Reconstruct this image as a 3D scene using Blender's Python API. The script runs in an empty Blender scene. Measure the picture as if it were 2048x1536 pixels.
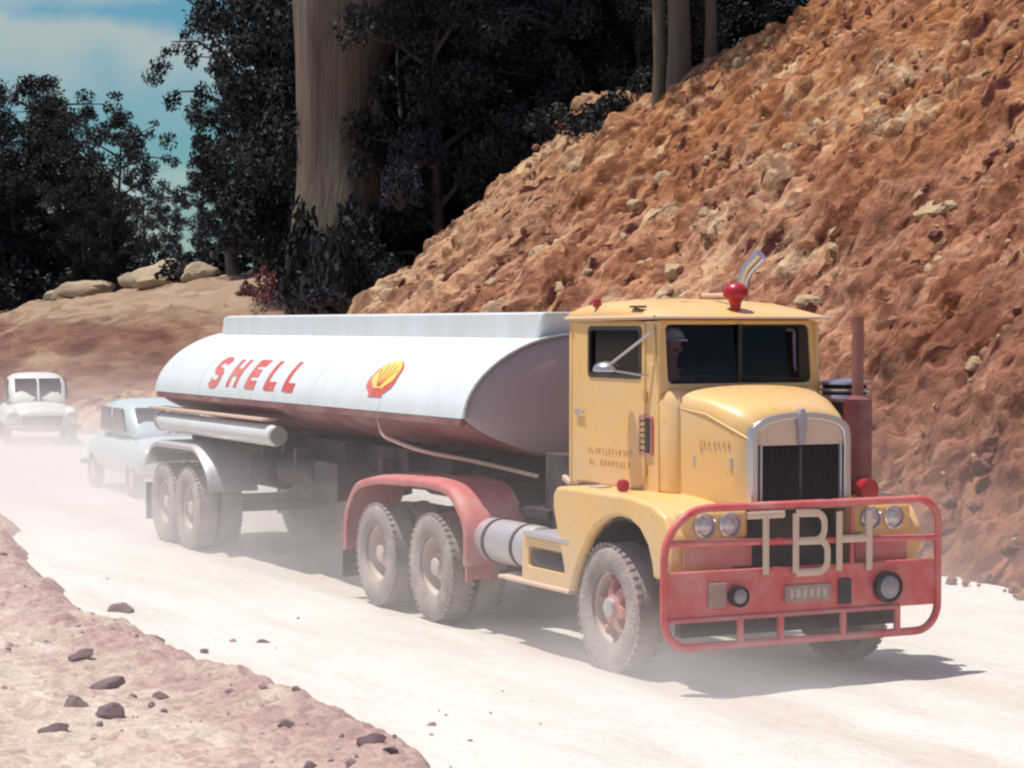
import bpy, bmesh, math, random
import numpy as np
from mathutils import Vector, Matrix

scene = bpy.context.scene
C = scene.collection
R = math.radians
random.seed(7)
rng = np.random.default_rng(7)

# ------------------------------------------------------------------ camera, sky, sun, exposure
FPX, HCAM = 4400.0, 2.9
cam_d = bpy.data.cameras.new('camera')
cam_d.sensor_width = 36.0
cam_d.lens = 36.0 * FPX / 2048.0
cam_d.clip_start, cam_d.clip_end = 0.5, 3000.0
cam = bpy.data.objects.new('camera', cam_d)
C.objects.link(cam)
PITCH = math.atan(118.0 / FPX)
cam.location = (0, 0, HCAM)
cam.rotation_euler = (math.pi / 2 - PITCH, 0, 0)
scene.camera = cam

SUN_DIR = Vector((-0.28, 0.04, 0.955)).normalized()          # towards the sun
SUN_EL = math.asin(SUN_DIR.z)
SUN_AZ = math.atan2(SUN_DIR.x, SUN_DIR.y)                    # from +Y towards +X
world = bpy.data.worlds.new('World')
scene.world = world
world.use_nodes = True
wn, wl = world.node_tree.nodes, world.node_tree.links
wn.clear()
sky = wn.new('ShaderNodeTexSky'); sky.sky_type = 'NISHITA'; sky.sun_disc = False
sky.sun_elevation = SUN_EL; sky.sun_rotation = SUN_AZ
sky.air_density = 1.3; sky.dust_density = 0.6; sky.ozone_density = 1.2
wtc = wn.new('ShaderNodeTexCoord')
wmp = wn.new('ShaderNodeMapping'); wmp.inputs['Scale'].default_value = (5.0, 5.0, 12.0)
wmp.inputs['Location'].default_value = (1.1, 0.3, 0.25)
wno = wn.new('ShaderNodeTexNoise'); wno.inputs['Scale'].default_value = 1.3; wno.inputs['Detail'].default_value = 7; wno.inputs['Roughness'].default_value = 0.52
wrp = wn.new('ShaderNodeValToRGB'); wrp.color_ramp.elements[0].position = 0.47; wrp.color_ramp.elements[1].position = 0.66
tint = wn.new('ShaderNodeMix'); tint.data_type = 'RGBA'; tint.blend_type = 'MULTIPLY'; tint.inputs[0].default_value = 1.0
tint.inputs[7].default_value = (0.62, 0.86, 0.88, 1)
cl = wn.new('ShaderNodeMix'); cl.data_type = 'RGBA'; cl.inputs[7].default_value = (4.6, 5.2, 5.0, 1)
wbg = wn.new('ShaderNodeBackground'); wbg.inputs['Strength'].default_value = 0.105
wo = wn.new('ShaderNodeOutputWorld')
wl.new(wtc.outputs['Generated'], wmp.inputs['Vector']); wl.new(wmp.outputs[0], wno.inputs['Vector'])
wl.new(wno.outputs['Fac'], wrp.inputs[0]); wl.new(sky.outputs[0], tint.inputs[6])
tel = wn.new('ShaderNodeSeparateXYZ'); wl.new(wtc.outputs['Generated'], tel.inputs[0])
tmr = wn.new('ShaderNodeMapRange'); tmr.inputs[1].default_value = 0.16; tmr.inputs[2].default_value = 0.5; wl.new(tel.outputs[2], tmr.inputs[0])
tmx = wn.new('ShaderNodeMix'); tmx.data_type = 'RGBA'; tmx.inputs[6].default_value = (0.31, 0.58, 0.72, 1); tmx.inputs[7].default_value = (1.15, 0.72, 0.95, 1)  # violet overhead added to tint the shade, cyan kept near the horizon
wl.new(tmr.outputs[0], tmx.inputs[0]); wl.new(tmx.outputs[2], tint.inputs[7])
wl.new(tint.outputs[2], cl.inputs[6]); wl.new(wrp.outputs[0], cl.inputs[0])
wsp = wn.new('ShaderNodeSeparateXYZ'); wl.new(wtc.outputs['Generated'], wsp.inputs[0])
wmr = wn.new('ShaderNodeMapRange'); wmr.interpolation_type = 'SMOOTHSTEP'
for i_, v_ in enumerate((0.085, 0.128, 0.0, 1.0)): wmr.inputs[i_ + 1].default_value = v_
wmr2 = wn.new('ShaderNodeMapRange'); wmr2.interpolation_type = 'SMOOTHSTEP'
for i_, v_ in enumerate((0.140, 0.126, 0.0, 1.0)): wmr2.inputs[i_ + 1].default_value = v_
wno2 = wn.new('ShaderNodeTexNoise'); wno2.inputs['Scale'].default_value = 26; wno2.inputs['Detail'].default_value = 6; wl.new(wtc.outputs['Generated'], wno2.inputs['Vector'])
wad = wn.new('ShaderNodeMath'); wad.operation = 'MULTIPLY_ADD'; wad.inputs[1].default_value = 0.05; wl.new(wno2.outputs['Fac'], wad.inputs[0])
wsb = wn.new('ShaderNodeMath'); wsb.operation = 'ADD'; wsb.inputs[1].default_value = -0.025; wl.new(wsp.outputs[2], wsb.inputs[0]); wl.new(wsb.outputs[0], wad.inputs[2])
wl.new(wad.outputs[0], wmr.inputs[0]); wl.new(wad.outputs[0], wmr2.inputs[0])
wml = wn.new('ShaderNodeMath'); wml.operation = 'MULTIPLY'; wl.new(wmr.outputs[0], wml.inputs[0]); wl.new(wmr2.outputs[0], wml.inputs[1])
wm3 = wn.new('ShaderNodeMath'); wm3.operation = 'MULTIPLY'; wm3.inputs[1].default_value = 0.8; wl.new(wml.outputs[0], wm3.inputs[0])
cl2 = wn.new('ShaderNodeMix'); cl2.data_type = 'RGBA'; cl2.inputs[7].default_value = (4.2, 4.7, 4.6, 1)
wl.new(cl.outputs[2], cl2.inputs[6]); wl.new(wm3.outputs[0], cl2.inputs[0])
wl.new(cl2.outputs[2], wbg.inputs[0]); wl.new(wbg.outputs[0], wo.inputs[0])

sun_d = bpy.data.lights.new('sun', 'SUN'); sun_d.energy = 4.6; sun_d.angle = R(0.6); sun_d.color = (1.0, 0.95, 0.85)
sun = bpy.data.objects.new('sun', sun_d); C.objects.link(sun)
sun.rotation_euler = SUN_DIR.to_track_quat('Z', 'Y').to_euler()
sun.location = (-20, 0, 60)

scene.view_settings.view_transform = 'Standard'
scene.view_settings.look = 'None'
scene.view_settings.exposure = 0.1
scene.view_settings.gamma = 1.0
scene.render.engine = 'CYCLES'
scene.cycles.use_denoising = True
scene.cycles.pixel_filter_type = 'BLACKMAN_HARRIS'
scene.cycles.filter_width = 2.3
scene.cycles.max_bounces = 6
scene.cycles.volume_bounces = 2
scene.cycles.transparent_max_bounces = 12
scene.cycles.volume_step_rate = 4.0
scene.cycles.volume_max_steps = 64

# ------------------------------------------------------------------ the frame of the road (x forward along the truck, y away from the camera)
TH = math.atan(2154 / FPX)
ORG = Vector((1.84, 18.93, 0.0))
ROT = TH - math.pi / 2
FX = Vector((math.sin(TH), -math.cos(TH), 0)); LY = Vector((math.cos(TH), math.sin(TH), 0))
def W(x, y, z=0.0): return ORG + FX * x + LY * y + Vector((0, 0, z))
def ray(px, py):
    x, y = (px - 1024) / FPX, -(py - 768) / FPX
    c, s = math.cos(PITCH), math.sin(PITCH)
    return Vector((x, c + y * s, -s + y * c))
def at_depth(px, py, d): r = ray(px, py); return Vector((0, 0, HCAM)) + r * d

# ------------------------------------------------------------------ materials
MATS = {}
def mat(name, col, rough=0.6, metal=0.0, col2=None, scale=3.0, amount=0.5, bump=0.0, bscale=20.0, spec=0.5, coat=0.0, dirt=None, dirt_amt=0.3, stretch=(1, 1, 1), chips=None, low=None):
    m = bpy.data.materials.new(name); m.use_nodes = True
    nt = m.node_tree; n, l = nt.nodes, nt.links
    p = n['Principled BSDF']
    p.inputs['Roughness'].default_value = rough; p.inputs['Metallic'].default_value = metal
    p.inputs['Specular IOR Level'].default_value = spec
    p.inputs['Coat Weight'].default_value = coat; p.inputs['Coat Roughness'].default_value = 0.15
    tc = n.new('ShaderNodeTexCoord'); mp = n.new('ShaderNodeMapping'); mp.inputs['Scale'].default_value = stretch
    l.new(tc.outputs['Object'], mp.inputs['Vector'])
    src = None
    def rgb(c):
        k = n.new('ShaderNodeRGB'); k.outputs[0].default_value = (*c, 1); return k.outputs[0]
    out = rgb(col)
    def blend(a, bcol, sc, lo, hi, amt, det=6):
        no = n.new('ShaderNodeTexNoise'); no.inputs['Scale'].default_value = sc; no.inputs['Detail'].default_value = det; no.inputs['Roughness'].default_value = 0.62
        l.new(mp.outputs[0], no.inputs['Vector'])
        mr = n.new('ShaderNodeMapRange'); mr.inputs[1].default_value = lo; mr.inputs[2].default_value = hi; mr.inputs[4].default_value = amt
        l.new(no.outputs['Fac'], mr.inputs[0])
        mx = n.new('ShaderNodeMix'); mx.data_type = 'RGBA'
        l.new(mr.outputs[0], mx.inputs[0]); l.new(a, mx.inputs[6]); mx.inputs[7].default_value = (*bcol, 1)
        return mx.outputs[2]
    if col2: out = blend(out, col2, scale, 0.35, 0.65, amount)
    if dirt: out = blend(out, dirt, 2.3, 0.42, 0.75, dirt_amt, 9)
    if low:                                                 # dust caked on the lower parts: (height, fade, colour, amount)
        sz_ = n.new('ShaderNodeSeparateXYZ'); l.new(tc.outputs['Object'], sz_.inputs[0])
        no = n.new('ShaderNodeTexNoise'); no.inputs['Scale'].default_value = 3.5; no.inputs['Detail'].default_value = 8; l.new(tc.outputs['Object'], no.inputs['Vector'])
        ma = n.new('ShaderNodeMath'); ma.operation = 'MULTIPLY_ADD'; ma.inputs[1].default_value = 1.6; l.new(no.outputs['Fac'], ma.inputs[0]); l.new(sz_.outputs[2], ma.inputs[2])
        mr = n.new('ShaderNodeMapRange'); mr.inputs[1].default_value = low[0] + .8; mr.inputs[2].default_value = low[0] + .8 - low[1]; mr.inputs[4].default_value = low[3]; l.new(ma.outputs[0], mr.inputs[0])
        mx = n.new('ShaderNodeMix'); mx.data_type = 'RGBA'; l.new(mr.outputs[0], mx.inputs[0]); l.new(out, mx.inputs[6]); mx.inputs[7].default_value = (*low[2], 1); out = mx.outputs[2]
    if chips: out = blend(out, chips, 26, 0.685, 0.70, 0.85, 3)
    l.new(out, p.inputs['Base Color'])
    if bump:
        no = n.new('ShaderNodeTexNoise'); no.inputs['Scale'].default_value = bscale; no.inputs['Detail'].default_value = 5
        l.new(mp.outputs[0], no.inputs['Vector'])
        b = n.new('ShaderNodeBump'); b.inputs['Strength'].default_value = bump; b.inputs['Distance'].default_value = 0.05
        l.new(no.outputs['Fac'], b.inputs['Height']); l.new(b.outputs[0], p.inputs['Normal'])
    MATS[name] = m
    return m
DUST = (0.52, 0.41, 0.33)
M = {}
M['yellow'] = mat('yellow_paint', (0.78, 0.50, 0.185), 0.42, coat=0.2, dirt=(0.66, 0.50, 0.33), dirt_amt=0.7, col2=(0.72, 0.43, 0.13), scale=1.2, amount=0.6, bump=0.05, bscale=6, chips=(0.20, 0.10, 0.06), low=(1.15, .9, (0.60, 0.48, 0.36), .75))
M['red'] = mat('red_paint', (0.62, 0.075, 0.075), 0.5, coat=0.1, dirt=(0.62, 0.34, 0.30), dirt_amt=0.8, col2=(0.52, 0.045, 0.06), scale=6, amount=0.7, bump=0.08, bscale=18, chips=(0.14, 0.06, 0.05), low=(.55, .8, (0.58, 0.42, 0.36), .8))
M['darkred'] = mat('dark_red_paint', (0.17, 0.03, 0.035), 0.6, dirt=DUST, dirt_amt=0.35)
M['dusty_red'] = mat('dusty_red_paint', (0.50, 0.13, 0.13), 0.6, dirt=DUST, dirt_amt=0.7)
M['white'] = mat('white_paint', (0.70, 0.77, 0.80), 0.38, coat=0.2, col2=(0.62, 0.68, 0.70), scale=0.9, amount=0.5, dirt=(0.56, 0.52, 0.45), dirt_amt=0.4, stretch=(1.5, .45, .45), bump=0.03, bscale=1.2, low=(1.93, .5, (0.60, 0.55, 0.48), .45))
M['belly'] = mat('red_brown_shade', (0.20, 0.07, 0.08), 0.6, dirt=DUST, dirt_amt=0.45)  # red-brown carries the shade on the underside of the tank
M['head'] = mat('head_shade_grey', (0.36, 0.30, 0.33), 0.6, dirt=DUST, dirt_amt=0.3)  # grey carries the shade on the tank heads; also colours the ornament
M['dark'] = mat('dark_chassis', (0.022, 0.017, 0.024), 0.7, dirt=DUST, dirt_amt=0.2)
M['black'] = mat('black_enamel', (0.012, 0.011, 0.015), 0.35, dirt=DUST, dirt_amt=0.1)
M['liner'] = mat('cab_liner', (0.02, 0.016, 0.02), 0.8, col2=(0.03, 0.02, 0.02), scale=5)
M['chrome'] = mat('dull_chrome', (0.62, 0.60, 0.62), 0.28, metal=0.9, dirt=DUST, dirt_amt=0.4)
M['alu'] = mat('aluminium', (0.55, 0.53, 0.57), 0.45, metal=0.55, dirt=DUST, dirt_amt=0.5)
M['cream'] = mat('cream_paint', (0.64, 0.46, 0.35), 0.6, dirt=DUST, dirt_amt=0.3)
M['rubber'] = mat('dusty_rubber', (0.27, 0.225, 0.205), 0.9, col2=(0.42, 0.36, 0.32), scale=4, dirt=(0.58, 0.5, 0.44), dirt_amt=0.75, bump=0.4, bscale=40)
M['rim'] = mat('dusty_rim', (0.55, 0.47, 0.42), 0.6, dirt=DUST, dirt_amt=0.6)
M['lens'] = mat('lamp_lens', (0.62, 0.60, 0.62), 0.12, metal=0.3, col2=(0.35, 0.33, 0.37), scale=30)
M['foglens'] = mat('fog_lens', (0.26, 0.22, 0.26), 0.3, metal=0.2, dirt=DUST, dirt_amt=0.6)
M['redlens'] = mat('red_lens', (0.38, 0.012, 0.025), 0.35, dirt=DUST, dirt_amt=0.15)
M['rust'] = mat('rusty_pipe', (0.22, 0.09, 0.075), 0.75, col2=(0.33, 0.16, 0.12), scale=9)
M['core'] = mat('radiator_core', (0.010, 0.008, 0.014), 0.95, spec=0.1, col2=(0.02, 0.015, 0.022), scale=12)
M['plate'] = mat('plate_face', (0.34, 0.20, 0.16), 0.6, dirt=DUST, dirt_amt=0.6)
M['ink'] = mat('dark_lettering', (0.05, 0.035, 0.04), 0.7, dirt=DUST, dirt_amt=0.2)
M['faint'] = mat('faded_lettering', (0.68, 0.37, 0.14), 0.6, dirt=DUST, dirt_amt=0.35)
M['logored'] = mat('sign_red', (0.55, 0.085, 0.075), 0.55, dirt=(0.62, 0.42, 0.36), dirt_amt=0.5)
M['logoyel'] = mat('sign_yellow', (0.80, 0.60, 0.12), 0.5, dirt=(0.7, 0.6, 0.4), dirt_amt=0.2)
M['logogrey'] = mat('sign_grey', (0.42, 0.40, 0.36), 0.6, dirt=(0.6, 0.6, 0.55), dirt_amt=0.3)
M['skin'] = mat('skin', (0.42, 0.22, 0.15), 0.6)
M['cap'] = mat('pale_cap_cloth', (0.75, 0.72, 0.72), 0.9)
M['shirt'] = mat('dark_shirt_cloth', (0.06, 0.05, 0.08), 0.9)
M['carwhite'] = mat('white_car_paint', (0.66, 0.70, 0.66), 0.4, coat=0.2, dirt=DUST, dirt_amt=0.5)
M['carblue'] = mat('pale_blue_car_paint', (0.42, 0.60, 0.64), 0.4, coat=0.2, dirt=DUST, dirt_amt=0.5)
M['bark'] = mat('dark_bark', (0.05, 0.04, 0.04), 0.9, col2=(0.09, 0.07, 0.07), scale=3, bump=0.5, bscale=8, stretch=(1, 1, 0.2))
M['reflbark'] = mat('reflection_bark', (0.135, 0.10, 0.07), 0.85, col2=(0.08, 0.047, 0.034), scale=0.9, amount=0.9, dirt=(0.20, 0.165, 0.13), dirt_amt=0.8, bump=1.0, bscale=7, stretch=(1.6, 1.6, 0.10))  # colours of a reflection, worn by the made-up giant trunk
M['bandbark'] = mat('band_bark', (0.12, 0.09, 0.065), 0.85, col2=(0.06, 0.045, 0.035), scale=2, amount=0.8, stretch=(1, 1, 0.15))  # colours of the faint bands built as slender trunks

def glass(name, tintc, trans):
    m = bpy.data.materials.new(name); m.use_nodes = True
    n, l = m.node_tree.nodes, m.node_tree.links
    n.clear()
    o = n.new('ShaderNodeOutputMaterial'); mx = n.new('ShaderNodeMixShader'); g = n.new('ShaderNodeBsdfGlossy'); t = n.new('ShaderNodeBsdfTransparent')
    t.inputs[0].default_value = (*[c * trans for c in tintc], 1); g.inputs['Roughness'].default_value = 0.08
    g.inputs[0].default_value = (0.8, 0.8, 0.85, 1)
    f = n.new('ShaderNodeFresnel'); f.inputs[0].default_value = 1.35
    l.new(f.outputs[0], mx.inputs[0]); l.new(t.outputs[0], mx.inputs[1]); l.new(g.outputs[0], mx.inputs[2]); l.new(mx.outputs[0], o.inputs[0])
    return m
M['glass'] = glass('dusty_glass', (0.9, 0.84, 0.98), 0.9)
M['darkglass'] = glass('dark_glass', (0.8, 0.75, 0.9), 0.25)

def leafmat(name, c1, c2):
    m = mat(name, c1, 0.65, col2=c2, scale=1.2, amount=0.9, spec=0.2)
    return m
M['leaf'] = leafmat('dark_leaves', (0.007, 0.009, 0.011), (0.034, 0.038, 0.042))  # lighter second colour stands for sunlit clumps
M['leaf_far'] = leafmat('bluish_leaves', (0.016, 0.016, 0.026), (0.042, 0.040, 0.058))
M['leaf_red'] = leafmat('reddish_leaves', (0.16, 0.06, 0.06), (0.26, 0.13, 0.12))
M['leaf_grey'] = leafmat('grey_leaves', (0.07, 0.055, 0.085), (0.14, 0.11, 0.14))

# ------------------------------------------------------------------ mesh builder
class MB:
    def __init__(s): s.v, s.f = [], []
    def add(s, vs, fs):
        o = len(s.v); s.v += [tuple(v) for v in vs]; s.f += [tuple(i + o for i in f) for f in fs]; return s
    def box(s, c, d, rot=None):
        cx, cy, cz = c; a, b, e = d[0] / 2, d[1] / 2, d[2] / 2
        vs = [Vector((x, y, z)) for x in (-a, a) for y in (-b, b) for z in (-e, e)]
        if rot: vs = [Matrix.Rotation(rot[1], 3, rot[0]) @ v for v in vs]
        return s.add([v + Vector(c) for v in vs], [(0, 1, 3, 2), (4, 6, 7, 5), (0, 4, 5, 1), (2, 3, 7, 6), (0, 2, 6, 4), (1, 5, 7, 3)])
    def loft(s, secs, closed=True, caps=True):
        n = len(secs[0]); vs = [p for sec in secs for p in sec]; fs = []
        for i in range(len(secs) - 1):
            for j in range(n if closed else n - 1):
                k = (j + 1) % n; fs.append((i * n + j, i * n + k, (i + 1) * n + k, (i + 1) * n + j))
        if caps and closed: fs += [tuple(range(n))[::-1], tuple(range((len(secs) - 1) * n, len(secs) * n))]
        return s.add(vs, fs)
    def tube(s, pts, r, n=10, closed=False):
        pts = [Vector(p) for p in pts]; secs = []; up = None
        N = len(pts); rs = r if isinstance(r, (list, tuple)) else [r] * N
        for i, p in enumerate(pts):
            a = pts[(i - 1) % N] if (closed or i > 0) else p; b = pts[(i + 1) % N] if (closed or i < N - 1) else p
            t = (b - a).normalized()
            if up is None: up = t.orthogonal().normalized()
            up = (up - t * up.dot(t)).normalized(); w = t.cross(up)
            secs.append([p + (up * math.cos(q) + w * math.sin(q)) * rs[i] for q in [2 * math.pi * k / n for k in range(n)]])
        if closed: secs.append(secs[0])
        return s.loft(secs, caps=not closed)
    def lathe(s, prof, axis='y', c=(0, 0, 0), n=32, caps=True):   # prof: (offset along axis, radius)
        secs = []
        for a, r in prof:
            ring = []
            for k in range(n):
                q = 2 * math.pi * k / n; u, v = r * math.cos(q), r * math.sin(q)
                ring.append({'y': (c[0] + u, c[1] + a, c[2] + v), 'x': (c[0] + a, c[1] + u, c[2] + v), 'z': (c[0] + u, c[1] + v, c[2] + a)}[axis])
            secs.append(ring)
        return s.loft(secs, caps=caps)
    def prism(s, poly, y0, y1, plane='xz'):
        f = {'xz': lambda p, q: (p[0], q, p[1]), 'yz': lambda p, q: (q, p[0], p[1]), 'xy': lambda p, q: (p[0], p[1], q)}[plane]
        return s.loft([[f(p, y0) for p in poly], [f(p, y1) for p in poly]])
    def frame(s, outer, inner, y0, y1, plane='xz'):     # flat ring with a hole, given thickness
        f = {'xz': lambda p, q: (p[0], q, p[1]), 'yz': lambda p, q: (q, p[0], p[1]), 'xy': lambda p, q: (p[0], p[1], q)}[plane]
        n = len(outer)
        L = [[f(p, y0) for p in outer], [f(p, y1) for p in outer], [f(p, y1) for p in inner], [f(p, y0) for p in inner]]
        vs = sum(L, []); fs = []
        for a, b in ((0, 1), (1, 2), (2, 3), (3, 0)):
            for j in range(n):
                k = (j + 1) % n; fs.append((a * n + j, a * n + k, b * n + k, b * n + j))
        return s.add(vs, fs)
    def build(s, name, m, parent=None, bevel=0.0, smooth=True, seg=2, off=(0, 0, 0), ang=40, fix=True):
        me = bpy.data.meshes.new(name)
        o3 = Vector(off)
        me.from_pydata([tuple(Vector(v) + o3) for v in s.v] if any(off) else s.v, [], s.f)
        if fix:
            b = bmesh.new(); b.from_mesh(me); bmesh.ops.recalc_face_normals(b, faces=b.faces); b.to_mesh(me); b.free()
        if smooth:
            me.shade_smooth(); me.set_sharp_from_angle(angle=R(ang))
        if m: me.materials.append(m)
        o = bpy.data.objects.new(name, me); C.objects.link(o)
        if parent: o.parent = parent
        if bevel:
            bm = o.modifiers.new('bevel', 'BEVEL'); bm.width = bevel; bm.segments = seg; bm.limit_method = 'ANGLE'; bm.angle_limit = R(30); bm.harden_normals = False
        return o
def tag(o, label=None, cat=None, group=None, kind=None):
    if label: o['label'] = label
    if cat: o['category'] = cat
    if group: o['group'] = group
    if kind: o['kind'] = kind
    return o
def empty(name, loc=(0, 0, 0), rz=0.0, parent=None):
    o = bpy.data.objects.new(name, None); C.objects.link(o); o.location = loc; o.rotation_euler = (0, 0, rz); o.empty_display_size = 0.2
    if parent: o.parent = parent
    return o
def copy_tree(o, parent=None):
    c = o.copy(); C.objects.link(c)
    c.parent = parent
    for ch in list(o.children): copy_tree(ch, c)
    return c
def rrect(a0, a1, b0, b1, r, n=4):                       # rounded rectangle outline; r is one radius or four (a0b0, a1b0, a1b1, a0b1)
    rr = r if isinstance(r, (list, tuple)) else [r] * 4
    out = []
    for (ca, cb, q0, q) in ((a0 + rr[0], b0 + rr[0], math.pi, rr[0]), (a1 - rr[1], b0 + rr[1], 1.5 * math.pi, rr[1]), (a1 - rr[2], b1 - rr[2], 0, rr[2]), (a0 + rr[3], b1 - rr[3], 0.5 * math.pi, rr[3])):
        for k in range(n + 1):
            t = q0 + 0.5 * math.pi * k / n; out.append((ca + q * math.cos(t), cb + q * math.sin(t)))
    return out
def arc(pts, n=5, r=0.15):                               # round the corners of an open polyline
    pts = [Vector(p) for p in pts]; out = [pts[0]]
    for a, b, c in zip(pts, pts[1:], pts[2:]):
        d1, d2 = (a - b), (c - b); q = min(r, d1.length * .45, d2.length * .45)
        p, s_ = b + d1.normalized() * q, b + d2.normalized() * q
        for k in range(n + 1):
            t = k / n; out.append(p * (1 - t) ** 2 + b * 2 * t * (1 - t) + s_ * t * t)
    return out + [pts[-1]]

# ------------------------------------------------------------------ noise for terrain
def perlin(x, y, seed=0):
    pr = np.random.default_rng(seed); perm = pr.permutation(512); ang = pr.random(512) * 2 * np.pi
    gx, gy = np.cos(ang), np.sin(ang)
    xi, yi = np.floor(x).astype(int), np.floor(y).astype(int); xf, yf = x - xi, y - yi
    u, v = xf ** 3 * (xf * (xf * 6 - 15) + 10), yf ** 3 * (yf * (yf * 6 - 15) + 10)
    def g(ix, iy, dx, dy):
        h = perm[(perm[ix % 512] + iy) % 512]; return gx[h] * dx + gy[h] * dy
    a = g(xi, yi, xf, yf); b = g(xi + 1, yi, xf - 1, yf); c = g(xi, yi + 1, xf, yf - 1); d = g(xi + 1, yi + 1, xf - 1, yf - 1)
    return (a * (1 - u) + b * u) * (1 - v) + (c * (1 - u) + d * u) * v
def fbm(x, y, oct=5, seed=0, gain=0.5, ridge=False):
    t = np.zeros_like(x, dtype=float); a, f = 1.0, 1.0
    for k in range(oct):
        p = perlin(x * f, y * f, seed + k)
        t += a * ((0.5 - np.abs(p) * 2) if ridge else p); a *= gain; f *= 2.03
    return t
def worley(x, y, seed=0):                                  # distance to nearest and second nearest scattered point
    pr = np.random.default_rng(seed); jx, jy = pr.random((128, 128)), pr.random((128, 128))
    xi, yi = np.floor(x).astype(int), np.floor(y).astype(int); f1 = np.full(x.shape, 9.0); f2 = f1.copy()
    for dx in (-1, 0, 1):
        for dy in (-1, 0, 1):
            cx, cy = xi + dx, yi + dy; d = np.hypot(cx + jx[cx % 128, cy % 128] - x, cy + jy[cx % 128, cy % 128] - y)
            f2 = np.minimum(f2, np.maximum(f1, d)); f1 = np.minimum(f1, d)
    return f1, f2
def grid_mesh(name, X, Y, Z, m, kind='structure'):
    ny, nx = X.shape
    me = bpy.data.meshes.new(name)
    vs = np.stack([X.ravel(), Y.ravel(), Z.ravel()], 1)
    i = np.arange(ny * nx).reshape(ny, nx)
    fs = np.stack([i[:-1, :-1].ravel(), i[:-1, 1:].ravel(), i[1:, 1:].ravel(), i[1:, :-1].ravel()], 1)
    me.vertices.add(len(vs)); me.vertices.foreach_set('co', vs.ravel())
    me.loops.add(fs.size); me.loops.foreach_set('vertex_index', fs.ravel().astype(np.int32))
    me.polygons.add(len(fs)); me.polygons.foreach_set('loop_start', np.arange(0, fs.size, 4, dtype=np.int32))
    me.update(calc_edges=True); me.shade_smooth()
    me.materials.append(m)
    o = bpy.data.objects.new(name, me); C.objects.link(o)
    if kind: o['kind'] = kind
    return o

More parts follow.
